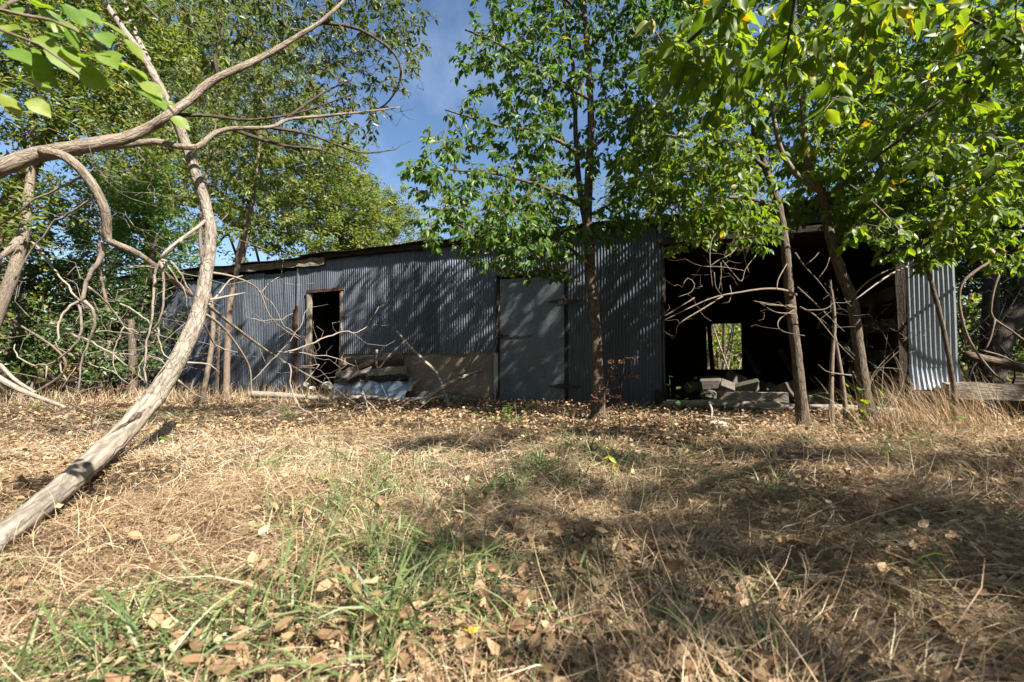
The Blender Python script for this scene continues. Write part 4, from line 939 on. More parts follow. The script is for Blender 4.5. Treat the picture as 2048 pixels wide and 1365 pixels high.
dead = [
    (c2([(890, 30), (870, 130), (770, 290), (730, 380), (710, 490), (690, 530)]), 3.25, 3.3, 13, 8),
    (c2([(690, 520), (600, 560), (530, 640), (495, 740), (490, 870)]), 3.3, 3.2, 7, 4),
    (c2([(720, 520), (780, 580), (810, 650), (810, 730), (770, 830), (720, 960), (690, 1060), (682, 1180), (660, 1340)]), 3.3, 3.5, 8, 3),
    (c2([(665, 520), (690, 640), (695, 780), (655, 880), (560, 970), (480, 1030), (400, 1070), (260, 1060), (150, 1000), (118, 930), (130, 890)]), 3.3, 3.5, 6, 2),
    (c2([(270, 20), (340, 90), (440, 230), (540, 350), (640, 480), (690, 530)]), 3.6, 3.3, 6, 5),
    (c2([(750, 400), (850, 480), (940, 580), (1060, 740), (1240, 930)]), 3.3, 3.8, 6, 3),
    (c2([(1060, 740), (1000, 860), (965, 960), (970, 1080), (1000, 1140)]), 3.6, 3.6, 4, 2),
    (c2([(1080, 760), (1200, 790), (1300, 790), (1420, 830)]), 3.6, 3.9, 4, 2),
    (c2([(350, 730), (450, 750), (600, 790), (740, 850), (860, 920), (960, 970), (1090, 1080)]), 3.9, 4.2, 8, 4),
    (c2([(400, 1075), (390, 1190)]), 3.4, 3.4, 4, 2),
    (c2([(510, 1010), (520, 1120), (570, 1200), (650, 1080)]), 3.5, 3.5, 4, 2),
    (c2([(470, 870), (500, 930), (580, 970), (720, 980), (880, 940)]), 3.6, 3.7, 3, 2),
    (c2([(580, 970), (720, 1040), (880, 1090), (1000, 1150), (1100, 1230)]), 3.6, 3.8, 4, 2),
    (c2([(960, 965), (1090, 975), (1230, 990), (1400, 1020)]), 3.7, 4.0, 4, 2),
    (c2([(890, 130), (980, 180), (1150, 220), (1330, 240)]), 3.3, 3.5, 3, 2),
    (c2([(800, 790), (920, 775), (1050, 790), (1180, 800)]), 3.4, 3.7, 3, 2),
    (c3([(700, 0), (600, 90), (520, 170), (480, 250), (460, 400), (450, 620), (420, 800), (390, 1000), (375, 1100), (395, 1230)]), 3.5, 3.6, 8, 4),
    (c3([(520, 190), (545, 350), (540, 560), (500, 710), (440, 780)]), 3.5, 3.6, 7, 4),
    (c3([(490, 740), (500, 850), (545, 980), (600, 1020)]), 3.6, 3.6, 5, 2),
    (c3([(390, 990), (330, 1080), (330, 1160), (370, 1200)]), 3.6, 3.6, 4, 2),
    (c3([(400, 985), (500, 1010), (560, 1060), (440, 1230)]), 3.6, 3.5, 4, 2),
    (c3([(520, 170), (620, 200), (700, 300), (740, 400), (800, 480)]), 3.5, 3.7, 7, 4),
    (c3([(540, 190), (640, 310), (720, 430), (755, 600)]), 3.5, 3.7, 5, 2),
    (c3([(130, 520), (280, 600), (400, 680), (430, 720)]), 3.6, 3.6, 5, 3),
    (c5([(190, 930), (350, 880), (470, 830), (560, 800), (650, 805), (710, 770), (780, 650)]), 5.0, 5.6, 7, 2),
    (c5([(170, 920), (350, 935), (500, 955), (640, 1010)]), 5.0, 5.5, 4, 2),
    (c5([(0, 1110), (80, 1030), (160, 950), (260, 830), (320, 740), (360, 620)]), 4.9, 5.0, 5, 2),
    (c5([(190, 980), (240, 1000), (255, 1150), (300, 1260), (380, 1310), (440, 1370)]), 5.2, 4.9, 6, 2),
    (c5([(660, 1130), (700, 1210), (760, 1275), (830, 1310), (900, 1325)]), 6.3, 6.0, 6, 2),
    (c5([(675, 1150), (720, 1270), (770, 1365)]), 6.3, 6.0, 5, 2),
    (c5([(300, 1010), (420, 1000), (340, 1100), (200, 1220), (60, 1340)]), 5.6, 5.4, 4, 3),
    (c5([(20, 520), (70, 560), (150, 650), (210, 770), (310, 835)]), 4.6, 4.9, 3, 2),
    (c5([(70, 560), (110, 510), (190, 465)]), 4.6, 4.8, 3, 2),
    (c5([(0, 720), (90, 735), (200, 725), (260, 690)]), 4.5, 4.7, 3, 2),
    ([(130, 325), (60, 420), (20, 440), (-30, 460)], 3.1, 3.3, 0, 0),
    ([(172, 352), (120, 375), (60, 405), (40, 425), (0, 450)], 3.05, 3.2, 6, 4),
    ([(197, 388), (150, 420), (110, 440), (70, 490), (30, 560)], 3.1, 3.3, 6, 3)]
def kink(pts, amt=.05):
    out = [pts[0]]
    for a, b in zip(pts[:-1], pts[1:]):
        L = math.hypot(b[0] - a[0], b[1] - a[1])
        for f in (.36, .7): out.append((a[0] + (b[0] - a[0]) * f + rng.normal(0, amt * L), a[1] + (b[1] - a[1]) * f + rng.normal(0, amt * L)))
        out.append(b)
    return out
for (pts, ya, yb, w0, w1) in dead:
    pts = kink(pts, .035)
    if w0 == 0: continue
    nodes.append(limb(ar, loc, 'branch', line(pts, ya, yb), [pxr(w0 * .78, 3.5), pxr(w0 * .55, 3.5), pxr(w1 * .75, 3.6)], 'twig_grey', 7, .04, .09))
dn = np.vstack(nodes[4:])
dtg = dn[rng.integers(0, len(dn), 300)] + rng.normal(0, 1, (300, 3)) * np.array([.34, .25, .27])
tw = grow(dn, dtg, 0.02, .14, .45)
obj('twigs', twig_mesh(tw, 'twig_grey', loc, .0014, .0024, .005), ar, 'stuff')
nodes.append(limb(ar, loc, 'branch', [P(730, -40, 3.8), np.array([-1.6, 4.6, 4.9]), np.array([-2.6, 5.6, 5.7]), np.array([-4.2, 6.8, 6.3])], [.02, .015, .008], 'bark_limb', 7, .1, .05))  # unseen limb added to carry foliage that shades the left wall
for pts in [([(435, 150), (430, 100), (445, 60), (420, 0)], 3.4, 3.5), ([(350, 230), (420, 232), (500, 240), (600, 225), (700, 190)], 3.3, 3.9), ([(540, 255), (620, 270), (720, 305), (790, 300)], 3.6, 4.2), ([(640, 45), (720, 60), (790, 110), (800, 160), (770, 210), (720, 228)], 3.7, 4.2), ([(460, 258), (560, 290), (640, 300), (720, 330)], 3.6, 4.0), ([(570, 240), (640, 190), (700, 160)], 3.7, 4.0)]:
    nodes.append(limb(ar, loc, 'branch', line(*pts), [pxr(8, 3.5), pxr(2.5, 3.8)], 'bark_dark', 7, .06, .05))
tg = cloud([(760, 60, 70, 4.1, .4, 20), (700, 30, 70, 3.9, .4, 16), (800, 140, 60, 4.2, .3, 14), (680, 150, 90, 4.0, .4, 18), (730, 220, 70, 4.1, .3, 14), (600, 60, 70, 3.8, .4, 16), (800, 10, 60, 4.2, .4, 14), (840, 60, 40, 4.3, .3, 10), (500, 40, 80, 3.6, .4, 16), (420, 60, 80, 3.5, .4, 12), (640, 270, 80, 4.0, .3, 12), (560, 10, 90, 3.7, .5, 16), (650, -120, 160, 3.9, .7, 40), (300, -100, 160, 3.5, .7, 20)], 2.2)
tg = np.vstack([tg, wcloud([((-3.2, 6.2, 6.2), (1.1, .9, .8), 110), ((-4.6, 7.2, 6.6), (1.2, .9, .9), 90), (P(700, 150, 6.4), (.7, .5, .6), 60), (P(620, 90, 6.6), (.8, .6, .7), 60), (P(500, 130, 6.6), (1.0, .6, .8), 60), (P(780, 60, 6.0), (.45, .4, .5), 26), (P(400, 200, 6.8), (1.0, .6, .8), 50)])])  # clusters added to shade the left wall, the first two above the view
finish_tree(ar, loc, np.vstack(nodes[1:3] + nodes[-7:]), tg, 'leaf_pinnate', 'twig_brown', 50, 0.068, 0.40, droop=0.5)

tw = grow(np.vstack(nodes[1:3] + nodes[-6:]), cloud([(500, 200, 110, 3.7, .4, 40), (640, 250, 110, 3.9, .4, 46), (760, 240, 80, 4.1, .3, 30), (400, 260, 100, 3.5, .4, 30), (560, 150, 80, 3.7, .3, 20), (820, 170, 40, 4.2, .2, 10)]), .05, .12, .5)
obj('twigs', twig_mesh(tw, 'bark_dark', loc, .002, .0024, .006, curvy=True), ar, 'stuff')
# near leafy twig hanging into the top left corner
loc = np.array([-2.3, 1.0, 0.0])
ns = thing('leafy_sapling', 'sapling at the left edge with large spotted leaves hanging into the corner', 'sapling', tuple(loc))
nodes = [limb(ns, loc, 'trunk', [loc + np.array(v) for v in [[0, 0, -.03], [0, .02, .7], [.05, .1, 1.4], [.2, .2, 1.95], [.5, .3, 2.15]]], [.02, .017, .013, .01, .007], 'bark_limb', 8, .08, .05)]
for pts in [[(-120, -60, 1.25), (0, 20, 1.25), (100, 40, 1.28), (200, 90, 1.3), (300, 170, 1.35), (350, 230, 1.4)], [(-120, -20, 1.2), (0, 60, 1.2), (80, 90, 1.22), (160, 150, 1.25)], [(0, 20, 1.25), (60, -10, 1.3), (160, 0, 1.35)]]:
    nodes.append(limb(ns, loc, 'branch', np.vstack([[nodes[0][-1]], PP(pts)]) if pts[0][0] < 0 else PP(pts), [.006, .003], 'twig_brown', 6, .05, .04))
lp = [(20, 50, 60), (60, 110, 90), (120, 60, 80), (85, 20, 80), (45, 160, 85), (110, 95, 95), (165, 60, 70), (75, 75, 60), (150, 130, 85), (210, 105, 70), (205, 45, 60), (240, 130, 85), (275, 160, 75), (300, 190, 60), (180, 165, 80), (20, 100, 70), (5, 10, 80), (130, 10, 70), (320, 205, 50), (345, 235, 50), (250, 80, 60), (60, 200, 60), (100, 155, 60), (160, 20, 60)]
lp += [(a + rng.normal(0, 28), b + rng.normal(0, 24), c * .85) for a, b, c in lp[:18]]
pos = PP([(a, b, 1.27 + .1 * rng.random()) for a, b, _ in lp]); n_ = len(pos)
dd = np.array([.75, .1, -.55]) + rng.normal(0, .28, (n_, 3))
foliage(ns, loc, pos, dd, np.array([.1, -.5, .8]) + rng.normal(0, .3, (n_, 3)), np.array([c for *_, c in lp]) * 1.02 / FPX, 0.80, rng.random(n_), 'leaf_near', 100)

# ------------------------------------------------------------------ trees behind and beside the shed
def bg_tree(name, label, base, trunk_pts, w, Y, clusters, matleaf, per_m=26, size=.085, bark='bark_tree', branches=(), width=.5, group=None, single=0, extra=None):
    loc = np.array([*base, 0.0]); loc[2] = float(gz(base[0], base[1]))
    r = thing(name, label, 'tree', tuple(loc), group)
    nodes = [limb(r, loc, 'trunk', trunk_pts, [pxr(w, Y), pxr(w * .8, Y), pxr(w * .5, Y), pxr(w * .25, Y)], bark, 10, .15, .06)]
    for pts, w0 in branches:
        nodes.append(limb(r, loc, 'branch', PP(pts), [pxr(w0, Y), pxr(w0 * .4, Y)], bark, 8, .15, .06))
    tg = cloud(clusters, 1.9)
    if extra is not None: tg = np.vstack([tg, wcloud(extra)])
    tw = grow(np.vstack(nodes), tg, .12, .3)
    obj('twigs', twig_mesh(tw, 'twig_brown', loc, .005, .003, .025, 3), r, 'stuff')
    p, d, nr, sz = twig_leaves(tw, per_m * 1.8, size * 1.45, .1, .5, 1.2, 40, .4)
    p = p + rng.normal(0, .10, p.shape)
    rv = np.clip(rng.beta(2, 2.4, len(p)) + rng.normal(0, .06, len(p)), 0, 1)
    foliage(r, loc, p, d, nr, sz, width, rv, matleaf, single, (SV, SF), 5)
    return r
def bpt(px, Y, py=None):
    q = P(px, 720 + FPX * CAM_H / Y, Y); return (q[0], q[1])
def tpts(pts, Y):
    b = bpt(pts[0][0], Y)
    return np.vstack([[b[0], b[1], float(gz(*b)) - .1], PP([(a, c, Y) for a, c in pts[1:]])]), b
T_, b = tpts([(-70, 760), (-15, 655), (22, 560), (45, 480), (55, 410), (62, 330), (66, 200), (60, 60), (50, -120)], 7.0)
bg_tree('smooth_trunk_tree', 'tree with a pale smooth stem at the far left, behind the arching limbs', b, T_, 25, 7.0,
        [(60, 230, 120, 7.0, 1.0, 26), (120, 120, 130, 7.2, 1.2, 32), (20, 60, 120, 7, 1, 28), (150, 300, 90, 7.5, .9, 16), (60, 420, 80, 7.2, .8, 12), (100, -120, 200, 7, 1.5, 40)], 'leaf_far', 24, .07, 'bark_limb',
        [([(45, 470, 7), (20, 500, 6.9), (-20, 530, 6.8)], 18)])
T_, b = tpts([(-50, 760), (-10, 480), (20, 400), (60, 340), (90, 280), (118, 230), (135, 190), (150, 120), (170, 20), (190, -150)], 8.0)
bg_tree('rough_trunk_tree', 'tree with a thick rough trunk slanting right at the far left edge', b, T_, 30, 8.0,
        [(200, 120, 140, 8.2, 1.2, 36), (260, 40, 130, 8.5, 1.2, 30), (100, 30, 120, 8, 1.2, 24), (250, 230, 100, 8.5, 1.0, 20), (150, -150, 220, 8, 2, 50), (330, 120, 90, 8.8, 1.0, 18)], 'leaf_far', 24, .075, 'bark_tree',
        [([(135, 190, 8), (190, 170, 8.2), (240, 150, 8.4)], 16), ([(165, 260, 8.1), (210, 190, 8.3), (235, 110, 8.5), (250, 20, 8.6)], 15)])
T_, b = tpts([(300, 780), (302, 560), (300, 450), (296, 340), (310, 260), (325, 150), (330, 0)], 13.5)
bg_tree('dense_tree', 'dark trunked tree behind the left end of the shed, seen through bare branches', b, T_, 24, 13.5,
        [(330, 380, 130, 13, 1.8, 60), (250, 420, 110, 12.8, 1.5, 46), (400, 300, 130, 13.5, 1.8, 60), (330, 220, 130, 13.5, 2, 54), (420, 180, 130, 14, 2, 50), (330, 60, 150, 13.5, 2, 56), (450, 60, 130, 14, 2, 46)], 'leaf_far', 24, .10, 'bark_dark')
T_, b = tpts([(485, 780), (480, 540), (488, 480), (500, 410), (515, 320), (520, 200), (525, 60)], 14.5)
bg_tree('pale_stem_tree', 'yellowish tree behind the shed where its roof dips to the left', b, T_, 20, 14.5,
        [(500, 440, 110, 14.5, 1.6, 50), (560, 360, 130, 15, 1.8, 60), (480, 320, 100, 14.5, 1.6, 36), (600, 450, 90, 15, 1.4, 36), (560, 230, 130, 15, 1.8, 46), (640, 320, 110, 15, 1.8, 44), (560, 110, 110, 15, 1.8, 30)], 'leaf_far', 26, .10, 'bark_tree')
T_, b = tpts([(700, 770), (690, 560), (680, 440), (690, 330), (695, 240)], 18)
bg_tree('yellowing_tree', 'yellowing tree behind the shed roof below the gap of sky', b, T_, 16, 18,
        [(680, 430, 110, 18, 1.8, 56), (640, 400, 110, 18, 1.8, 50), (730, 440, 80, 18, 1.6, 36), (680, 350, 80, 18, 1.6, 34), (700, 470, 110, 18, 1.8, 40)], 'leaf_far', 28, .11, 'bark_tree')
T_, b = tpts([(800, 770), (795, 560), (790, 480), (785, 410), (780, 370)], 23)
bg_tree('feathery_tree', 'small feathery far tree under the lower end of the sky gap', b, T_, 9, 23,
        [(780, 440, 60, 23, 1.5, 50), (740, 460, 60, 23, 1.5, 36), (820, 470, 60, 23, 1.5, 40), (780, 400, 40, 23, 1.2, 18)], 'leaf_far', 24, .10, 'twig_brown')
T_, b = tpts([(1000, 770), (1000, 560), (1010, 450), (1020, 340)], 20)
bg_tree('backdrop_tree', 'green tree behind the shed directly above the flat metal door', b, T_, 14, 20,
        [(950, 460, 110, 20, 1.8, 50), (1050, 440, 110, 20, 1.8, 44), (1120, 400, 90, 20, 1.8, 24)], 'leaf_far', 24, .11, 'bark_tree')
T_, b = tpts([(1400, 770), (1400, 520), (1420, 400), (1430, 300), (1440, 180)], 13)
bg_tree('thin_leaved_tree', 'sparse twiggy tree behind the roof above the wide opening', b, T_, 18, 13,
        [(1400, 390, 110, 13, 1.5, 36), (1500, 370, 110, 13, 1.5, 34), (1330, 330, 90, 13, 1.5, 22), (1450, 280, 110, 13, 1.5, 20), (1250, 410, 80, 13, 1.3, 18)], 'leaf_far', 9, .09, 'twig_brown')
T_, b = tpts([(1700, 770), (1700, 500), (1710, 300), (1720, 100)], 12)
bg_tree('leafy_backdrop_tree', 'broad green tree behind the shed roof at the upper right', b, T_, 22, 12,
        [(1700, 350, 120, 12, 1.5, 40), (1800, 250, 140, 12, 1.5, 46), (1650, 180, 130, 12, 1.5, 40), (1900, 200, 140, 12, 1.5, 44), (1780, 80, 150, 12, 1.5, 46), (1950, 60, 140, 12, 1.5, 36), (1300, 60, 120, 13, 1.5, 20)], 'leaf_mid', 24, .10, 'bark_dark')
T_, b = tpts([(1975, 800), (1980, 640), (1985, 500), (1975, 380), (1970, 200)], 7.6)
bg_tree('dark_tree', 'dark upright tree just beyond the bright corrugated sheet', b, T_, 32, 7.6,
        [(2000, 420, 80, 8, 1.0, 40), (2040, 300, 110, 8, 1.2, 40), (2000, 520, 70, 9, .8, 30), (2050, 460, 80, 9, .8, 30), (1960, 480, 60, 8.5, .8, 14), (2030, 560, 60, 9.5, .8, 16)], 'leaf_dark', 24, .08, 'bark_dark')
T_, b = tpts([(1960, 800), (1990, 700), (2040, 600), (2100, 500), (2150, 350)], 9.0)
bg_tree('slanting_tree', 'thick dark trunk slanting right beyond the squared beam', b, T_, 58, 9.0,
        [(2080, 420, 110, 9, 1.2, 26), (2020, 640, 60, 11, 1.0, 16), (2080, 250, 140, 9, 1.5, 30)], 'leaf_dark', 22, .08, 'bark_dark')
for (base_, cl, lb) in [((-5.2, 7.6), [(330, 400, 130, 7.6, .8, 26), (200, 330, 120, 7.4, .8, 20), (450, 300, 120, 7.6, .8, 24), (560, 380, 100, 8, .6, 16), (620, 250, 110, 7.6, .8, 16)], 'leafless dead tree with fine twigs spread behind the arching limbs'),
                        ((-8.2, 9.0), [(120, 500, 110, 9, .9, 22), (60, 380, 110, 9, .9, 18), (200, 620, 90, 9, .7, 22), (90, 660, 90, 8.6, .7, 22), (330, 690, 90, 8.2, .5, 26), (420, 690, 70, 8.4, .4, 20), (260, 700, 80, 8.4, .5, 20)], 'leafless dead tree with fine twigs at the far left')]:
    loc = np.array([*base_, 0.0]); dt = thing('dead_tree', lb, 'tree', tuple(loc))
    st = [limb(dt, loc, 'trunk', [loc + np.array([0, 0, -.05]), loc + np.array([.1, .1, 1.4]), loc + np.array([-.1, 0, 3.0]), loc + np.array([.2, 0, 5.4])], [.045, .035, .025, .008], 'twig_brown', 8, .1, .06)]
    tw = grow(np.vstack(st), cloud(cl, 3.2), .03, .25, .3)
    obj('twigs', twig_mesh(tw, 'twig_grey', loc, .002, .003, .010), dt, 'stuff')
loc = np.array([*bpt(453, 8.6), 0.0]); lf = thing('thin_leafy_tree', 'thin leafy tree growing against the left sheets and past the roof edge', 'tree', tuple(loc))
q = PP([(a, c, 8.6) for a, c in [(452, 800), (455, 700), (460, 610), (470, 560), (478, 520), (490, 470), (505, 400), (515, 330), (522, 240), (525, 120)]]); q[0, 2] = -.05
nodes = [limb(lf, loc, 'trunk', q, [pxr(13, 8.6), pxr(10, 8.6), pxr(7, 8.6), pxr(3, 8.6)], 'twig_brown', 9, .08, .06)]
tg = wcloud([((-4.9, 7.9, 4.3), (.9, .7, .7), 90), ((-4.1, 7.3, 5.2), (.9, .8, .8), 80), ((-5.7, 8.7, 3.9), (.9, .7, .6), 80), ((-6.3, 8.4, 4.9), (.9, .7, .8), 60), ((-5.2, 8.2, 6.0), (1.0, .8, .7), 70)])
finish_tree(lf, loc, np.vstack(nodes), tg, 'leaf_far', 'twig_brown', 40, .095, .45, single=300)
# vines hanging at the right end
loc = P(1900, 800, 5.6); loc[2] = 0
vn = thing('bare_vine', 'bare curling vines hanging between the bright sheet and the dark trees', 'vine', tuple(loc))
for pts, ya, yb, w in [([(2000, 480), (2008, 520), (1990, 570), (1982, 610), (1985, 635), (2020, 660), (2060, 690)], 6.0, 6.2, 6), ([(1985, 520), (1930, 560), (1918, 600), (1930, 660), (1950, 700), (1985, 745), (2010, 765)], 5.8, 6.0, 6), ([(1960, 700), (2010, 715), (2060, 745)], 6.0, 6.0, 4), ([(1990, 640), (1980, 680), (1970, 700)], 6, 6, 4), ([(2040, 470), (2000, 480), (1975, 530)], 6, 5.9, 4)]:
    limb(vn, loc, 'stem', line(pts, ya, yb), [pxr(w, 6), pxr(w * .6, 6)], 'twig_brown', 6, .06, .05)

loc = np.array([*bpt(1990, 7.2), 0.0]); db = thing('dark_brush', 'dark tangled leafless brush at the right edge behind the squared beam', 'brush', tuple(loc))
st = [limb(db, loc, 'stem', [loc + np.array([rng.normal(0, .3), rng.normal(0, .2), -.05]), loc + np.array([rng.normal(0, .5), rng.normal(0, .3), .7]), loc + np.array([rng.normal(0, .8), rng.normal(0, .4), 1.9])], [.016, .011, .005], 'bark_dark', 6, .1, .06) for _ in range(9)]
tw = grow(np.vstack(st), cloud([(1990, 640, 90, 7.2, .5, 90), (2030, 560, 80, 7.4, .5, 60), (1960, 720, 60, 7, .4, 40), (1960, 560, 60, 7.4, .4, 30)]), .1, .15, .6)
obj('twigs', twig_mesh(tw, 'twig_brown', loc, .0025, .003, .008, curvy=True), db, 'stuff')
# bushes at the left, in front of the shed's far end
for (px, Y, cl, lb, mt) in [
    (150, 9.5, [(120, 600, 90, 9.5, .9, 44), (200, 560, 80, 9.8, .9, 36), (60, 560, 70, 9.5, .8, 26), (240, 620, 50, 10, .6, 20)], 'dark green bush hanging over the far left end of the shed', 'leaf_dark'),
    (230, 11.0, [(240, 520, 80, 11, 1.0, 36), (310, 470, 80, 11.2, 1.0, 36), (160, 480, 80, 11, 1.0, 30), (330, 540, 50, 11.5, .6, 18), (100, 420, 90, 11, 1., 50), (200, 400, 90, 11, 1., 50), (280, 360, 80, 11.5, 1., 36), (40, 480, 80, 11, 1., 40), (380, 480, 60, 12.5, .7, 24)], 'taller green bush rising behind the bare looping branches', 'leaf_mid'),
    (235, 9.2, [(240, 640, 60, 9.2, .5, 20), (200, 690, 60, 9, .5, 18), (300, 580, 40, 9.6, .4, 10), (170, 640, 60, 9.2, .5, 18), (225, 740, 50, 8.8, .4, 14), (330, 650, 50, 9.2, .4, 10), (280, 720, 50, 8.8, .4, 12)], 'dark bush masking the far left end of the sheets', 'leaf_dark'),
    (1985, 9.8, [(1985, 610, 70, 9.8, .6, 26), (2030, 680, 60, 9.8, .6, 22), (1960, 520, 60, 10, .6, 20), (2040, 520, 60, 10, .6, 18), (1960, 700, 50, 9.6, .5, 14)], 'dark leafy bush behind the dark trunks at the right edge', 'leaf_dark'),
    (30, 8.0, [(20, 690, 60, 8, .6, 20), (90, 700, 60, 8.4, .6, 18), (-20, 620, 60, 8, .6, 16)], 'low dark bush at the left edge below the pale stem', 'leaf_dark')]:
    loc = np.array([*bpt(px, Y), 0.0])
    bsh = thing('bush', lb, 'bush', tuple(loc))
    st = [limb(bsh, loc, 'stem', [loc + np.array([rng.normal(0, .1), rng.normal(0, .1), -.05]), loc + np.array([rng.normal(0, .4), rng.normal(0, .3), .8]), loc + np.array([rng.normal(0, .9), rng.normal(0, .5), 1.8 + rng.random()])], [.03, .02, .008], 'twig_brown', 6, .1, .06) for _ in range(5)]
    tw = grow(np.vstack(st), cloud(cl, 2.2), .1, .2)
    obj('twigs', twig_mesh(tw, 'twig_brown', loc, .004, .003, .015, 3), bsh, 'stuff')
    p, d, nr, sz = twig_leaves(tw, 34, .10, .1, .4, 1.2, 18)
    foliage(bsh, loc, p + rng.normal(0, .06, p.shape), d, nr, sz, .6, np.clip(rng.beta(2, 2.4, len(p)), 0, 1), mt, 0, (SV, SF))
# trunks and posts standing against the left part of the shed
for (pts, w, Y, lb, mname, nm, cat) in [
    ([(266, 792), (266, 730), (264, 680), (262, 640)], 17, 8.6, 'stub of a brown post standing sunlit before the left sheets', 'bark_tree', 'post', 'post'),
    ([(306, 770), (304, 700), (303, 620), (305, 540), (308, 480)], 14, 9.8, 'dark thin trunk against the far left sheets', 'bark_dark', 'thin_tree', 'tree'),
    ([(434, 796), (436, 740), (438, 680), (437, 650)], 10, 8.8, 'thin brown stem left of the corrugated sheets, ending below the eave', 'bark_tree', 'thin_tree', 'tree'),
    ([(212, 780), (213, 720), (214, 670)], 10, 9.5, 'low grey post half hidden in weeds at the left', 'bark_dark', 'post', 'post')]:
    q = PP([(a, c, Y) for a, c in pts]); q[0, 2] = -0.05; loc = q[0].copy(); loc[2] = 0
    g = Geo(); tube(g, q, [pxr(w, Y), pxr(w * .8, Y), pxr(w * (.35 if 'taller' in lb else .65), Y)], 10, .1, .07)
    whole(nm, g.mesh(nm, M[mname], loc, True), lb, cat, tuple(loc))

# far wood all round the back: one mass nobody could count
n = 70000
ang = rng.uniform(-1.25, 1.25, n); rad = rng.uniform(24, 60, n)
nb = 48000                                                    # and the wood the photographer stands in, behind the view
ang = np.concatenate([ang, rng.uniform(1.25, 2 * math.pi - 1.25, nb)]); rad = np.concatenate([rad, rng.uniform(11, 18, nb)]); n = n + nb
cl = np.floor(ang * 16) + np.floor(rad / 9) * 77
ht = np.where(np.abs(ang) > 1.25, np.where(np.abs(ang - SUN_AZ) < .95, 5.5, 10.5), 3.2) + 2.2 * np.abs(np.sin(cl * 12.9898) * 43758.5453 % 1.0)  # unseen rear wood built tall to block sky, left low towards the sun
fx, fy = rad * np.sin(ang), rad * np.cos(ang)
fz = ht * rng.random(n) ** 0.7
dens = np.sin(fx * .9) * np.sin(fy * .8 + 1) + np.sin(fx * .37 + 2) + .4 * np.sin(fz * 2 + fx)
kp = (dens > -.6)
p = np.stack([fx, fy, fz], 1)[kp]; m_ = len(p)
g = Geo(); add_leaves(g, p, rng.normal(0, 1, (m_, 3)), np.array([0, -.4, .8]) + rng.normal(0, .5, (m_, 3)), rng.uniform(.25, .6, m_), .7, np.clip(rng.beta(2, 2, m_), 0, 1), (SV, SF))
obj('far_wood', g.mesh('far_wood', M['leaf_far']), kind='stuff')
g = Geo()
for k in range(150):
    a, r = rng.uniform(-1.2, 1.2), rng.uniform(17, 40)
    b0 = np.array([r * math.sin(a), r * math.cos(a), -.1]); l_ = rng.normal(0, .5, 2)
    tube(g, [b0, b0 + np.array([l_[0], l_[1], 2.5]), b0 + np.array([l_[0] * 2.4, l_[1] * 2, 5.5])], [rng.uniform(.05, .14), .08, .03], 5, .8, .05, False)
obj('far_trunks', g.mesh('far_trunks', M['bark_tree'], smooth=True), kind='stuff')
# undergrowth behind the shed (seen through the back window) and at the far left
n = 9000
px_ = np.concatenate([rng.uniform(2.5, 9.5, n // 2), rng.uniform(-16, -9, n // 2)])
py_ = np.concatenate([rng.uniform(14, 19, n // 2), rng.uniform(10, 16, n // 2)])
pz_ = rng.random(n) ** 1.4 * 2.4
p = np.stack([px_, py_, pz_], 1)
g = Geo(); add_leaves(g, p, rng.normal(0, 1, (n, 3)), np.array([0, -.3, .8]) + rng.normal(0, .5, (n, 3)), rng.uniform(.05, .12, n), .6, np.where(rng.random(n) < .5, rng.beta(2, 2, n) * .5, rng.uniform(.93, 1, n)), (SV, SF))
obj('undergrowth', g.mesh('undergrowth', M['leaf_far']), kind='stuff')
g = Geo()
for k in range(16):
    b0 = np.array([rng.uniform(4.2, 7.4), rng.uniform(13.2, 15.2), -.05]); l_ = rng.normal(.25, .5)
    tube(g, [b0, b0 + np.array([l_, .1, 1.4]), b0 + np.array([l_ * 2.2, .2, 3.2])], [.03, .025, .012], 5, .5, .05, False)
obj('dead_saplings', g.mesh('dead_saplings', M['twig_grey'], smooth=True), kind='stuff')

# ------------------------------------------------------------------ grass, straw and leaf litter
def blades(g, x, y, az, tilt, bend, L, W, rv, nseg=4, azb=0.0, z0=0.0):
    n = len(x); s = np.linspace(0, 1, nseg + 1)
    th = tilt[:, None] + bend[:, None] * s[None]
    a = az[:, None] + azb * s[None] if np.ndim(azb) == 0 else az[:, None] + azb[:, None] * s[None]
    st = (L / nseg)[:, None]
    hx = np.concatenate([np.zeros((n, 1)), np.cumsum(np.sin(th[:, :-1]) * np.cos(a[:, :-1]) * st, 1)], 1)
    hy = np.concatenate([np.zeros((n, 1)), np.cumsum(np.sin(th[:, :-1]) * np.sin(a[:, :-1]) * st, 1)], 1)
    hz = np.concatenate([np.zeros((n, 1)), np.cumsum(np.cos(th[:, :-1]) * st, 1)], 1)
    X, Yy = x[:, None] + hx, y[:, None] + hy
    gr = gz(X, Yy)
    Z = np.maximum(gz(x, y)[:, None] + z0 + hz, gr + 0.004 + 0.05 * rng.random((n, 1)) ** 2)
    w = W[:, None] * np.array([.75] + [1.0 - .95 * (k / nseg) ** 1.6 for k in range(1, nseg + 1)])[None] * .5
    roll = rng.normal(0, .55, (n, 1))
    wx, wy, wz = -np.sin(a) * np.cos(roll), np.cos(a) * np.cos(roll), np.sin(roll) * np.ones_like(a)
    Lf = np.stack([X - wx * w, Yy - wy * w, Z - wz * w], -1); Rt = np.stack([X + wx * w, Yy + wy * w, Z + wz * w], -1)
    V = np.stack([Lf, Rt], 2).reshape(n, -1, 3)
    k = 2 * (nseg + 1)
    f = np.array([[2 * i, 2 * i + 1, 2 * i + 3, 2 * i + 2] for i in range(nseg)])
    F = ((np.arange(n) * k)[:, None, None] + f[None]).reshape(-1, 4)
    g.add(V.reshape(-1, 3), [F], np.repeat(rv, k))
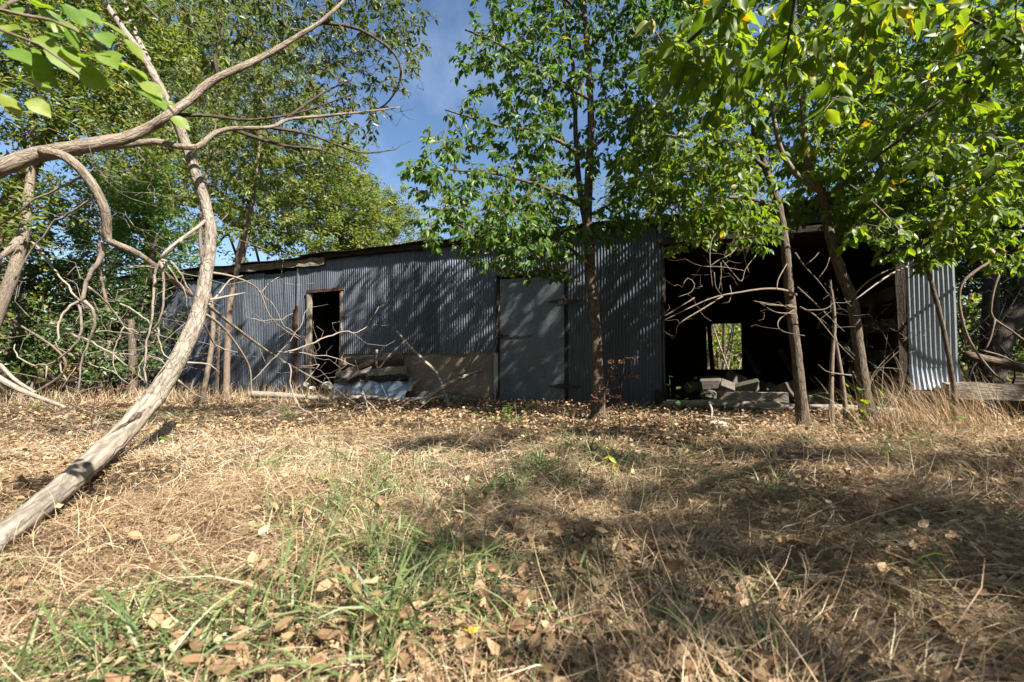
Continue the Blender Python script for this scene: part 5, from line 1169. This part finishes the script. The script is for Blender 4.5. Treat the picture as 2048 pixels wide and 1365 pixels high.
def wall_dist(x, y):
    return -(0.934 * (y - 8.23) + 0.358 * (x - 0.36))          # metres in front of the shed
def scatter(n, y0, y1, pw=1.0):
    """points in the visible wedge of ground"""
    y = y0 + (y1 - y0) * rng.random(n) ** pw
    x = rng.uniform(-1, 1, n) * (1.25 * y + 0.5)
    keep = (wall_dist(x, y) > 0.12) | (x > 6.3) | (x < -11)
    return x[keep], y[keep]
def patch(x, y, s, seed):
    r = np.random.default_rng(seed); v = np.zeros_like(x)
    for k in range(5):
        f = r.normal(0, s, 2); v += np.sin(x * f[0] + y * f[1] + r.random() * 6)
    return v / 2.2
# straw
g = Geo()
for (n, y0, y1, ns, wmul) in [(98000, 0.75, 2.4, 4, 1.0), (92000, 2.2, 4.6, 3, 1.2), (66000, 4.4, 12.0, 3, 1.7)]:
    x, y = scatter(n, y0, y1)
    wd = wall_dist(x, y)
    left = np.clip((0.6 - x / np.maximum(y, .5)) * 1.4, 0, 1)
    keep = rng.random(len(x)) < np.clip(0.55 + .35 * patch(x, y, 1.6, 3), .12, 1) * np.clip((wd - .2) / 1.8, .16, 1)
    x, y = x[keep], y[keep]; n_ = len(x)
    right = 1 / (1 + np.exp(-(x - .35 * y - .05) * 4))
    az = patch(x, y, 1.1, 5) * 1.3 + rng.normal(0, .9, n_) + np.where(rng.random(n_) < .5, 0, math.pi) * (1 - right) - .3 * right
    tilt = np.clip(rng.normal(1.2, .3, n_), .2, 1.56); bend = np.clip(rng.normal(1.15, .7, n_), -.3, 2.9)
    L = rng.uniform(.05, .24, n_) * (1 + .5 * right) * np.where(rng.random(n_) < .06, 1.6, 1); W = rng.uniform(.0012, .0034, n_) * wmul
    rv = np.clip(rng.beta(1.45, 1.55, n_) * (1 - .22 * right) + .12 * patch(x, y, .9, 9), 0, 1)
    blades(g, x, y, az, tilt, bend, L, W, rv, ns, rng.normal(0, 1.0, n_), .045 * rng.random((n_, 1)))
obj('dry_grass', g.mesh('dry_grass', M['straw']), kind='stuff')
# green tufts
g = Geo()
tufts = []
for (cx_, cy_, sx, sy, n) in [(-.7, 1.2, .4, .2, 60), (-.5, 1.65, .45, .3, 48), (-.15, 1.45, .3, .3, 26), (-.9, 2.3, .4, .3, 16), (-.2, 2.6, .5, .3, 34), (.35, 3.0, .5, .25, 20), (-.7, 3.0, .4, .25, 16), (-1.0, 1.15, .2, .1, 12), (.25, 1.2, .35, .2, 6), (.9, 1.5, .6, .4, 10), (1.3, 2.6, .8, .6, 12), (.2, 3.4, .6, .3, 10), (2.8, 3.6, 1.0, .5, 24), (-1.4, 3.4, .8, .6, 12), (.0, 5.2, .4, .2, 8), (1.8, 4.6, .6, .3, 10), (-4.5, 5.5, 1.2, .8, 14)]:
    for _ in range(max(2, int(n * .36))): tufts.append((rng.normal(cx_, sx * .7), rng.normal(cy_, sy * .7)))
bx, by, ba, bt, bb, bl, bw, br = [], [], [], [], [], [], [], []
for (a, b_) in tufts:
    if b_ < .7: continue
    n = int(rng.integers(14, 44)); th = rng.uniform(0, 6.28, n)
    bx.append(a + rng.normal(0, .045, n)); by.append(b_ + rng.normal(0, .035, n)); ba.append(th)
    bt.append(np.clip(rng.normal(.5, .25, n), .05, 1.2)); bb.append(np.clip(rng.normal(1.6, .4, n), .5, 2.6)); bl.append(rng.uniform(.12, .33, n)); bw.append(rng.uniform(.0045, .0115, n)); br.append(np.clip(rng.beta(2, 2, n), 0, 1))
cat = np.concatenate
blades(g, cat(bx), cat(by), cat(ba), cat(bt), cat(bb), cat(bl), cat(bw), cat(br), 6)
x, y = scatter(16000, .8, 6.0); k = rng.random(len(x)) < np.clip(.2 + .6 * patch(x, y, 1.4, 21) - .22 * (x > .25 * y), 0, 1); x, y = x[k], y[k]; n_ = len(x)
blades(g, x, y, rng.uniform(0, 6.28, n_), np.clip(rng.normal(.6, .3, n_), .1, 1.3), rng.normal(1.0, .4, n_), rng.uniform(.08, .24, n_), rng.uniform(.0022, .005, n_), rng.beta(2, 1.6, n_), 5)
obj('green_grass', g.mesh('green_grass', M['grass']), kind='stuff')
# leaf litter
g = Geo()
for (n, y0, y1, smin, smax) in [(26000, .75, 2.6, .012, .058), (26000, 2.4, 5.2, .016, .052), (34000, 4.6, 11, .025, .065)]:
    x, y = scatter(n, y0, y1); n_ = len(x)
    wd = wall_dist(x, y)
    k = rng.random(n_) < np.clip(.55 + .4 * patch(x, y, 1.3, 31) + np.where((wd < 3.2) & (x > -2), .5, 0) - np.where((wd > 3.0) & (y > 2), .25, 0), .08, 1); x, y = x[k], y[k]; n_ = len(x)
    sz = rng.uniform(smin, smax, n_)
    pos = np.stack([x, y, gz(x, y) + .01 + .085 * rng.random(n_) ** 1.1], 1)
    th = rng.uniform(0, 6.28, n_)
    d = np.stack([np.cos(th), np.sin(th), rng.normal(0, .35, n_)], 1)
    add_leaves(g, pos, d, np.array([0, 0, 1]) + rng.normal(0, .42, (n_, 3)), sz, .62, np.clip(rng.beta(2, 2.4, n_) * .84, 0, .97), (CV, LF))
obj('leaf_litter', g.mesh('leaf_litter', M['litter']), kind='stuff')
# tall golden grass before the bright sheet
g = Geo()
cx_ = rng.normal(0, 1, 900); x = 4.45 + cx_ * .42; y = 4.75 + rng.normal(0, .28, 900); n_ = len(x)
blades(g, x, y, rng.normal(2.6, .8, n_), np.clip(rng.normal(.25, .2, n_), 0, .8), np.clip(rng.normal(.7, .5, n_), -.2, 2), rng.uniform(.25, .75, n_), rng.uniform(.003, .006, n_), np.clip(rng.beta(2, 2, n_) * .8, 0, 1), 5)
obj('tall_grass', g.mesh('tall_grass', M['straw']), kind='stuff')
g = Geo()
x = rng.uniform(-9.5, -2.5, 2600); y = 8.9 - .36 * (x + 1.5) * 0 + rng.uniform(-1.6, .6, 2600) ; k = wall_dist(x, y) > .25; x, y = x[k], y[k]; n_ = len(x)
blades(g, x, y, rng.uniform(0, 6.28, n_), np.clip(rng.normal(.4, .3, n_), 0, 1), np.clip(rng.normal(.7, .5, n_), -.2, 2), rng.uniform(.15, .45, n_), rng.uniform(.004, .008, n_), np.clip(rng.beta(2, 1.7, n_), 0, 1), 4)
obj('tall_grass', g.mesh('tall_grass', M['straw']), kind='stuff')

# individual large fallen leaves in the near grass
for k in range(44):
    if k < 34:
        x_, y_ = rng.uniform(-.9, .9), rng.uniform(1.0, 1.9)
    else:
        x_, y_ = rng.uniform(.6, 2.2), rng.uniform(1.2, 2.6)
    sz = rng.uniform(.06, .10)
    g = Geo(); d = np.array([[rng.normal(), rng.normal(), .25]]); add_leaves(g, np.zeros((1, 3)), d, np.array([[rng.normal(0, .4), -.3, 1]]), np.array([sz]), rng.uniform(.4, .6), np.array([rng.uniform(.15, .6)]), (CV, LF), 1.8)
    whole('fallen_leaf', g.mesh('fallen_leaf', M['litter']), 'large curled dry brown leaf lying on the near grass', 'leaf', (x_, y_, float(gz(x_, y_)) + .05), 'dry leaves lying on the near grass')
x_, y_ = P(968, 1298, 1.16)[:2]
g = Geo(); add_leaves(g, np.zeros((1, 3)), np.array([[-.9, .3, .15]]), np.array([[0, -.5, 1.]]), np.array([.06]), .6, np.array([.95]), (CV, LF)); whole('fallen_leaf', g.mesh('fallen_leaf', M['yellow_leaf']), 'bright yellow leaf fallen in the grass at bottom centre', 'leaf', (x_, y_, float(gz(x_, y_)) + .06))

# small plants
def plant(px, py, Y, h, nl, size, matname, name, label, cat, width=.65, stems=3, spread=.12):
    c = P(px, py, Y); loc = np.array([c[0], c[1], float(gz(c[0], c[1]))])
    r = thing(name, label, cat, tuple(loc))
    P_, D_l = [], []
    for s in range(stems):
        e = loc + np.array([rng.normal(0, spread), rng.normal(0, spread), h * rng.uniform(.7, 1)])
        m = (loc + e) / 2 + rng.normal(0, .02, 3)
        g = Geo(); nn = tube(g, [loc, m, e], [.003, .002, .001], 5, .05, 0, False)
        obj('stem', g.mesh('stem', M['grass'], loc, True), r)
        for q in np.linspace(.35, 1, max(1, nl // stems)):
            P_.append(nn[min(len(nn) - 1, int(q * (len(nn) - 1)))]); D_l.append([rng.normal(0, 1), rng.normal(0, 1), rng.normal(.05, .3)])
    P_, D_l = np.array(P_), np.array(D_l); n = len(P_)
    foliage(r, loc, P_, D_l, np.array([0, -.3, 1]) + rng.normal(0, .3, (n, 3)), size * rng.uniform(.7, 1.2, n), width, rng.random(n), matname, 100, None, 4)
plant(320, 900, 3.9, .13, 7, .075, 'leaf_near', 'broadleaf_seedling', 'bright green broadleaf seedling right of the leaning trunk in the straw', 'seedling')
plant(1222, 985, 2.75, .24, 7, .06, 'yellow_leaf', 'yellow_seedling', 'yellow green seedling with drooping leaves in the middle of the shaded grass', 'seedling', .42, 1, .03)
plant(1010, 858, 5.4, .22, 46, .055, 'leaf_mid', 'leafy_weed', 'low green leafy weed on the litter in front of the flat metal door', 'weed', .7, 9, .22)
plant(1160, 870, 5.0, .14, 24, .04, 'leaf_mid', 'leafy_weed', 'small green weed left of the slender trunk foot', 'weed', .7, 6, .14)
plant(1345, 815, 5.9, .55, 12, .09, 'leaf_mid', 'vine_seedling', 'spindly green plant climbing at the left edge of the wide opening', 'plant', .75, 3, .12)
plant(1715, 800, 4.95, .5, 12, .10, 'leaf_bright', 'leafy_sprout', 'green sprout with broad leaves at the foot of the forked tree', 'plant', .7, 3, .12)
plant(1940, 860, 4.4, .2, 14, .07, 'leaf_mid', 'leafy_weed', 'green weed in the golden grass below the squared beam', 'weed', .5, 5, .2)
plant(80, 790, 6.5, .35, 26, .07, 'leaf_near', 'leafy_weed', 'pale green weed under the bare loops at the left', 'weed', .6, 6, .25)
# dead reddish weeds with seed heads
for (px, py, Y, h, lb) in [(1238, 880, 4.4, .72, 'tall dead reddish weed in front of the wall right of the slender tree'), (180, 880, 4.6, .62, 'dead reddish weed with a dense seed head left of the leaning trunk'), (1205, 790, 5.5, .5, 'smaller dead weed beside the slender trunk')]:
    c = P(px, py, Y); loc = np.array([c[0], c[1], float(gz(c[0], c[1]))])
    r = thing('dead_weed', lb, 'weed', tuple(loc))
    top = loc + np.array([.06, 0, h]); nn = limb(r, loc, 'stem', [loc, loc + np.array([.02, .01, h * .5]), top], [.006, .004, .002], 'wood_red', 6, .04, .08)
    tw = grow(nn[len(nn) // 3:], nn[rng.integers(len(nn) // 3, len(nn), 26)] + rng.normal(0, .11, (26, 3)), .1, .05, .6)
    obj('twigs', twig_mesh(tw, 'wood_red', loc, .0016, .002, .003), r, 'stuff')
    p, d, nr, sz = twig_leaves(tw, 90, .022, .3, .3, 1, 6)
    gg = Geo(); add_leaves(gg, p, d, nr, sz, .6, rng.random(len(p)), (SV, SF)); obj('seed_head', gg.mesh('seed_head', M['dry_weed'], loc), r, 'stuff')
# fallen sticks and branches on the ground by the shed
for (pts, ya, yb, w0, w1, lb) in [
    (c5([(1030, 1240), (1150, 1150), (1270, 1085), (1330, 1060), (1410, 1035)]), 6.9, 7.6, 11, 5, 'pale fallen branch propped against the foundation wall'),
    (c5([(890, 800), (960, 880), (1050, 970), (1130, 1050), (1180, 1170), (1210, 1255)]), 8.0, 7.2, 5, 8, 'dark slanting branch leaning on the wall before the foundation'),
    (c5([(770, 910), (775, 1020), (850, 940), (945, 850)]), 7.6, 7.8, 5, 3, 'forked twig standing in front of the slumped boards'),
    (c5([(0, 1180), (150, 1185), (300, 1195), (500, 1215)]), 8.2, 7.9, 14, 9, 'long grey log lying on the ground left of the doorway'),
    (c5([(500, 1205), (700, 1200), (900, 1215), (1060, 1205)]), 7.9, 7.7, 10, 7, 'brown log lying in front of the loose sheet'),
    ([(1320, 822), (1400, 832), (1470, 840), (1540, 842)], 5.9, 5.6, 6, 3, 'straight grey stick on the litter before the wide opening'),
    ([(1418, 806), (1424, 822), (1422, 840)], 6.0, 5.7, 6, 4, 'short bent stick leaning on the sill log'),
    ([(0, 925), (60, 912), (130, 905), (150, 895)], 3.6, 3.9, 22, 12, 'weathered rotten log half buried in straw at the left edge'),
    ([(-10, 752), (40, 780), (90, 800), (130, 815)], 5.5, 5.2, 12, 6, 'grey branch lying slanted at the far left edge'),
    ([(0, 730), (30, 760), (70, 785)], 5.6, 5.4, 8, 5, 'thinner branch beside the slanted one at the far left'),
    ([(1100, 1165), (1180, 1135), (1260, 1118)], 1.62, 1.75, 4, 2, 'thin pale twig lying in the centre foreground grass'),
    ([(1440, 1235), (1500, 1215), (1565, 1205)], 1.4, 1.5, 5, 3, 'pale twig lying in the shaded grass at lower right'),
    ([(790, 1255), (805, 1210), (790, 1165), (770, 1150)], 1.38, 1.55, 5, 3, 'bleached white stem bent over in the near grass')]:
    q = line(pts, ya, yb)
    if 'ground' in lb or 'grass' in lb or 'lying' in lb or 'log' in lb:
        q[:, 2] = np.maximum(q[:, 2], gz(q[:, 0], q[:, 1]) + .01)
    loc = q[0].copy(); g = Geo(); tube(g, q, [pxr(w0, ya), pxr(w1, yb)], 9, .05, .09)
    whole('fallen_branch', g.mesh('fallen_branch', M['twig_grey'], loc, True), lb, 'branch', tuple(loc))
# thin bare stems climbing the wall left of the door
loc = P(915, 785, 7.9); loc[2] = 0
cv = thing('climbing_stems', 'bundle of thin bare stems climbing the wall just left of the flat door', 'vine', tuple(loc))
for k, pts in enumerate([[(1250, 1090), (1310, 1010), (1370, 940), (1400, 800), (1420, 620)], [(1270, 1080), (1370, 950), (1440, 860), (1490, 780), (1515, 640)], [(1290, 1090), (1390, 980), (1470, 880), (1500, 800)], [(1330, 1010), (1360, 880), (1395, 790)], [(1320, 1110), (1420, 1000), (1490, 900), (1500, 800)]]):
    limb(cv, loc, 'stem', line(c5(pts), 7.9, 8.25), [.014, .006], 'twig_grey', 6, .1, .06)
# tangle of dark fine twigs hanging before the opening and at the far left
loc = P(1750, 640, 5.6); loc[2] = 0
br = thing('dead_shrub', 'leafless tangled shrub at the right side of the wide opening', 'shrub', tuple(loc))
st = [limb(br, loc, 'stem', [loc + np.array([rng.normal(0, .08), 0, -.03]), loc + np.array([rng.normal(0, .15), 0, .5]), loc + np.array([rng.normal(0, .35), rng.normal(0, .1), 1.1])], [.008, .006, .003], 'twig_brown', 6, .08, .06) for _ in range(5)]
tw = grow(np.vstack(st), cloud([(1760, 690, 90, 5.5, .3, 40), (1790, 640, 60, 5.5, .3, 18), (1710, 720, 50, 5.4, .2, 14)]), .1, .12, .8)
obj('twigs', twig_mesh(tw, 'twig_grey', loc, .002, .002, .005, curvy=True), br, 'stuff')
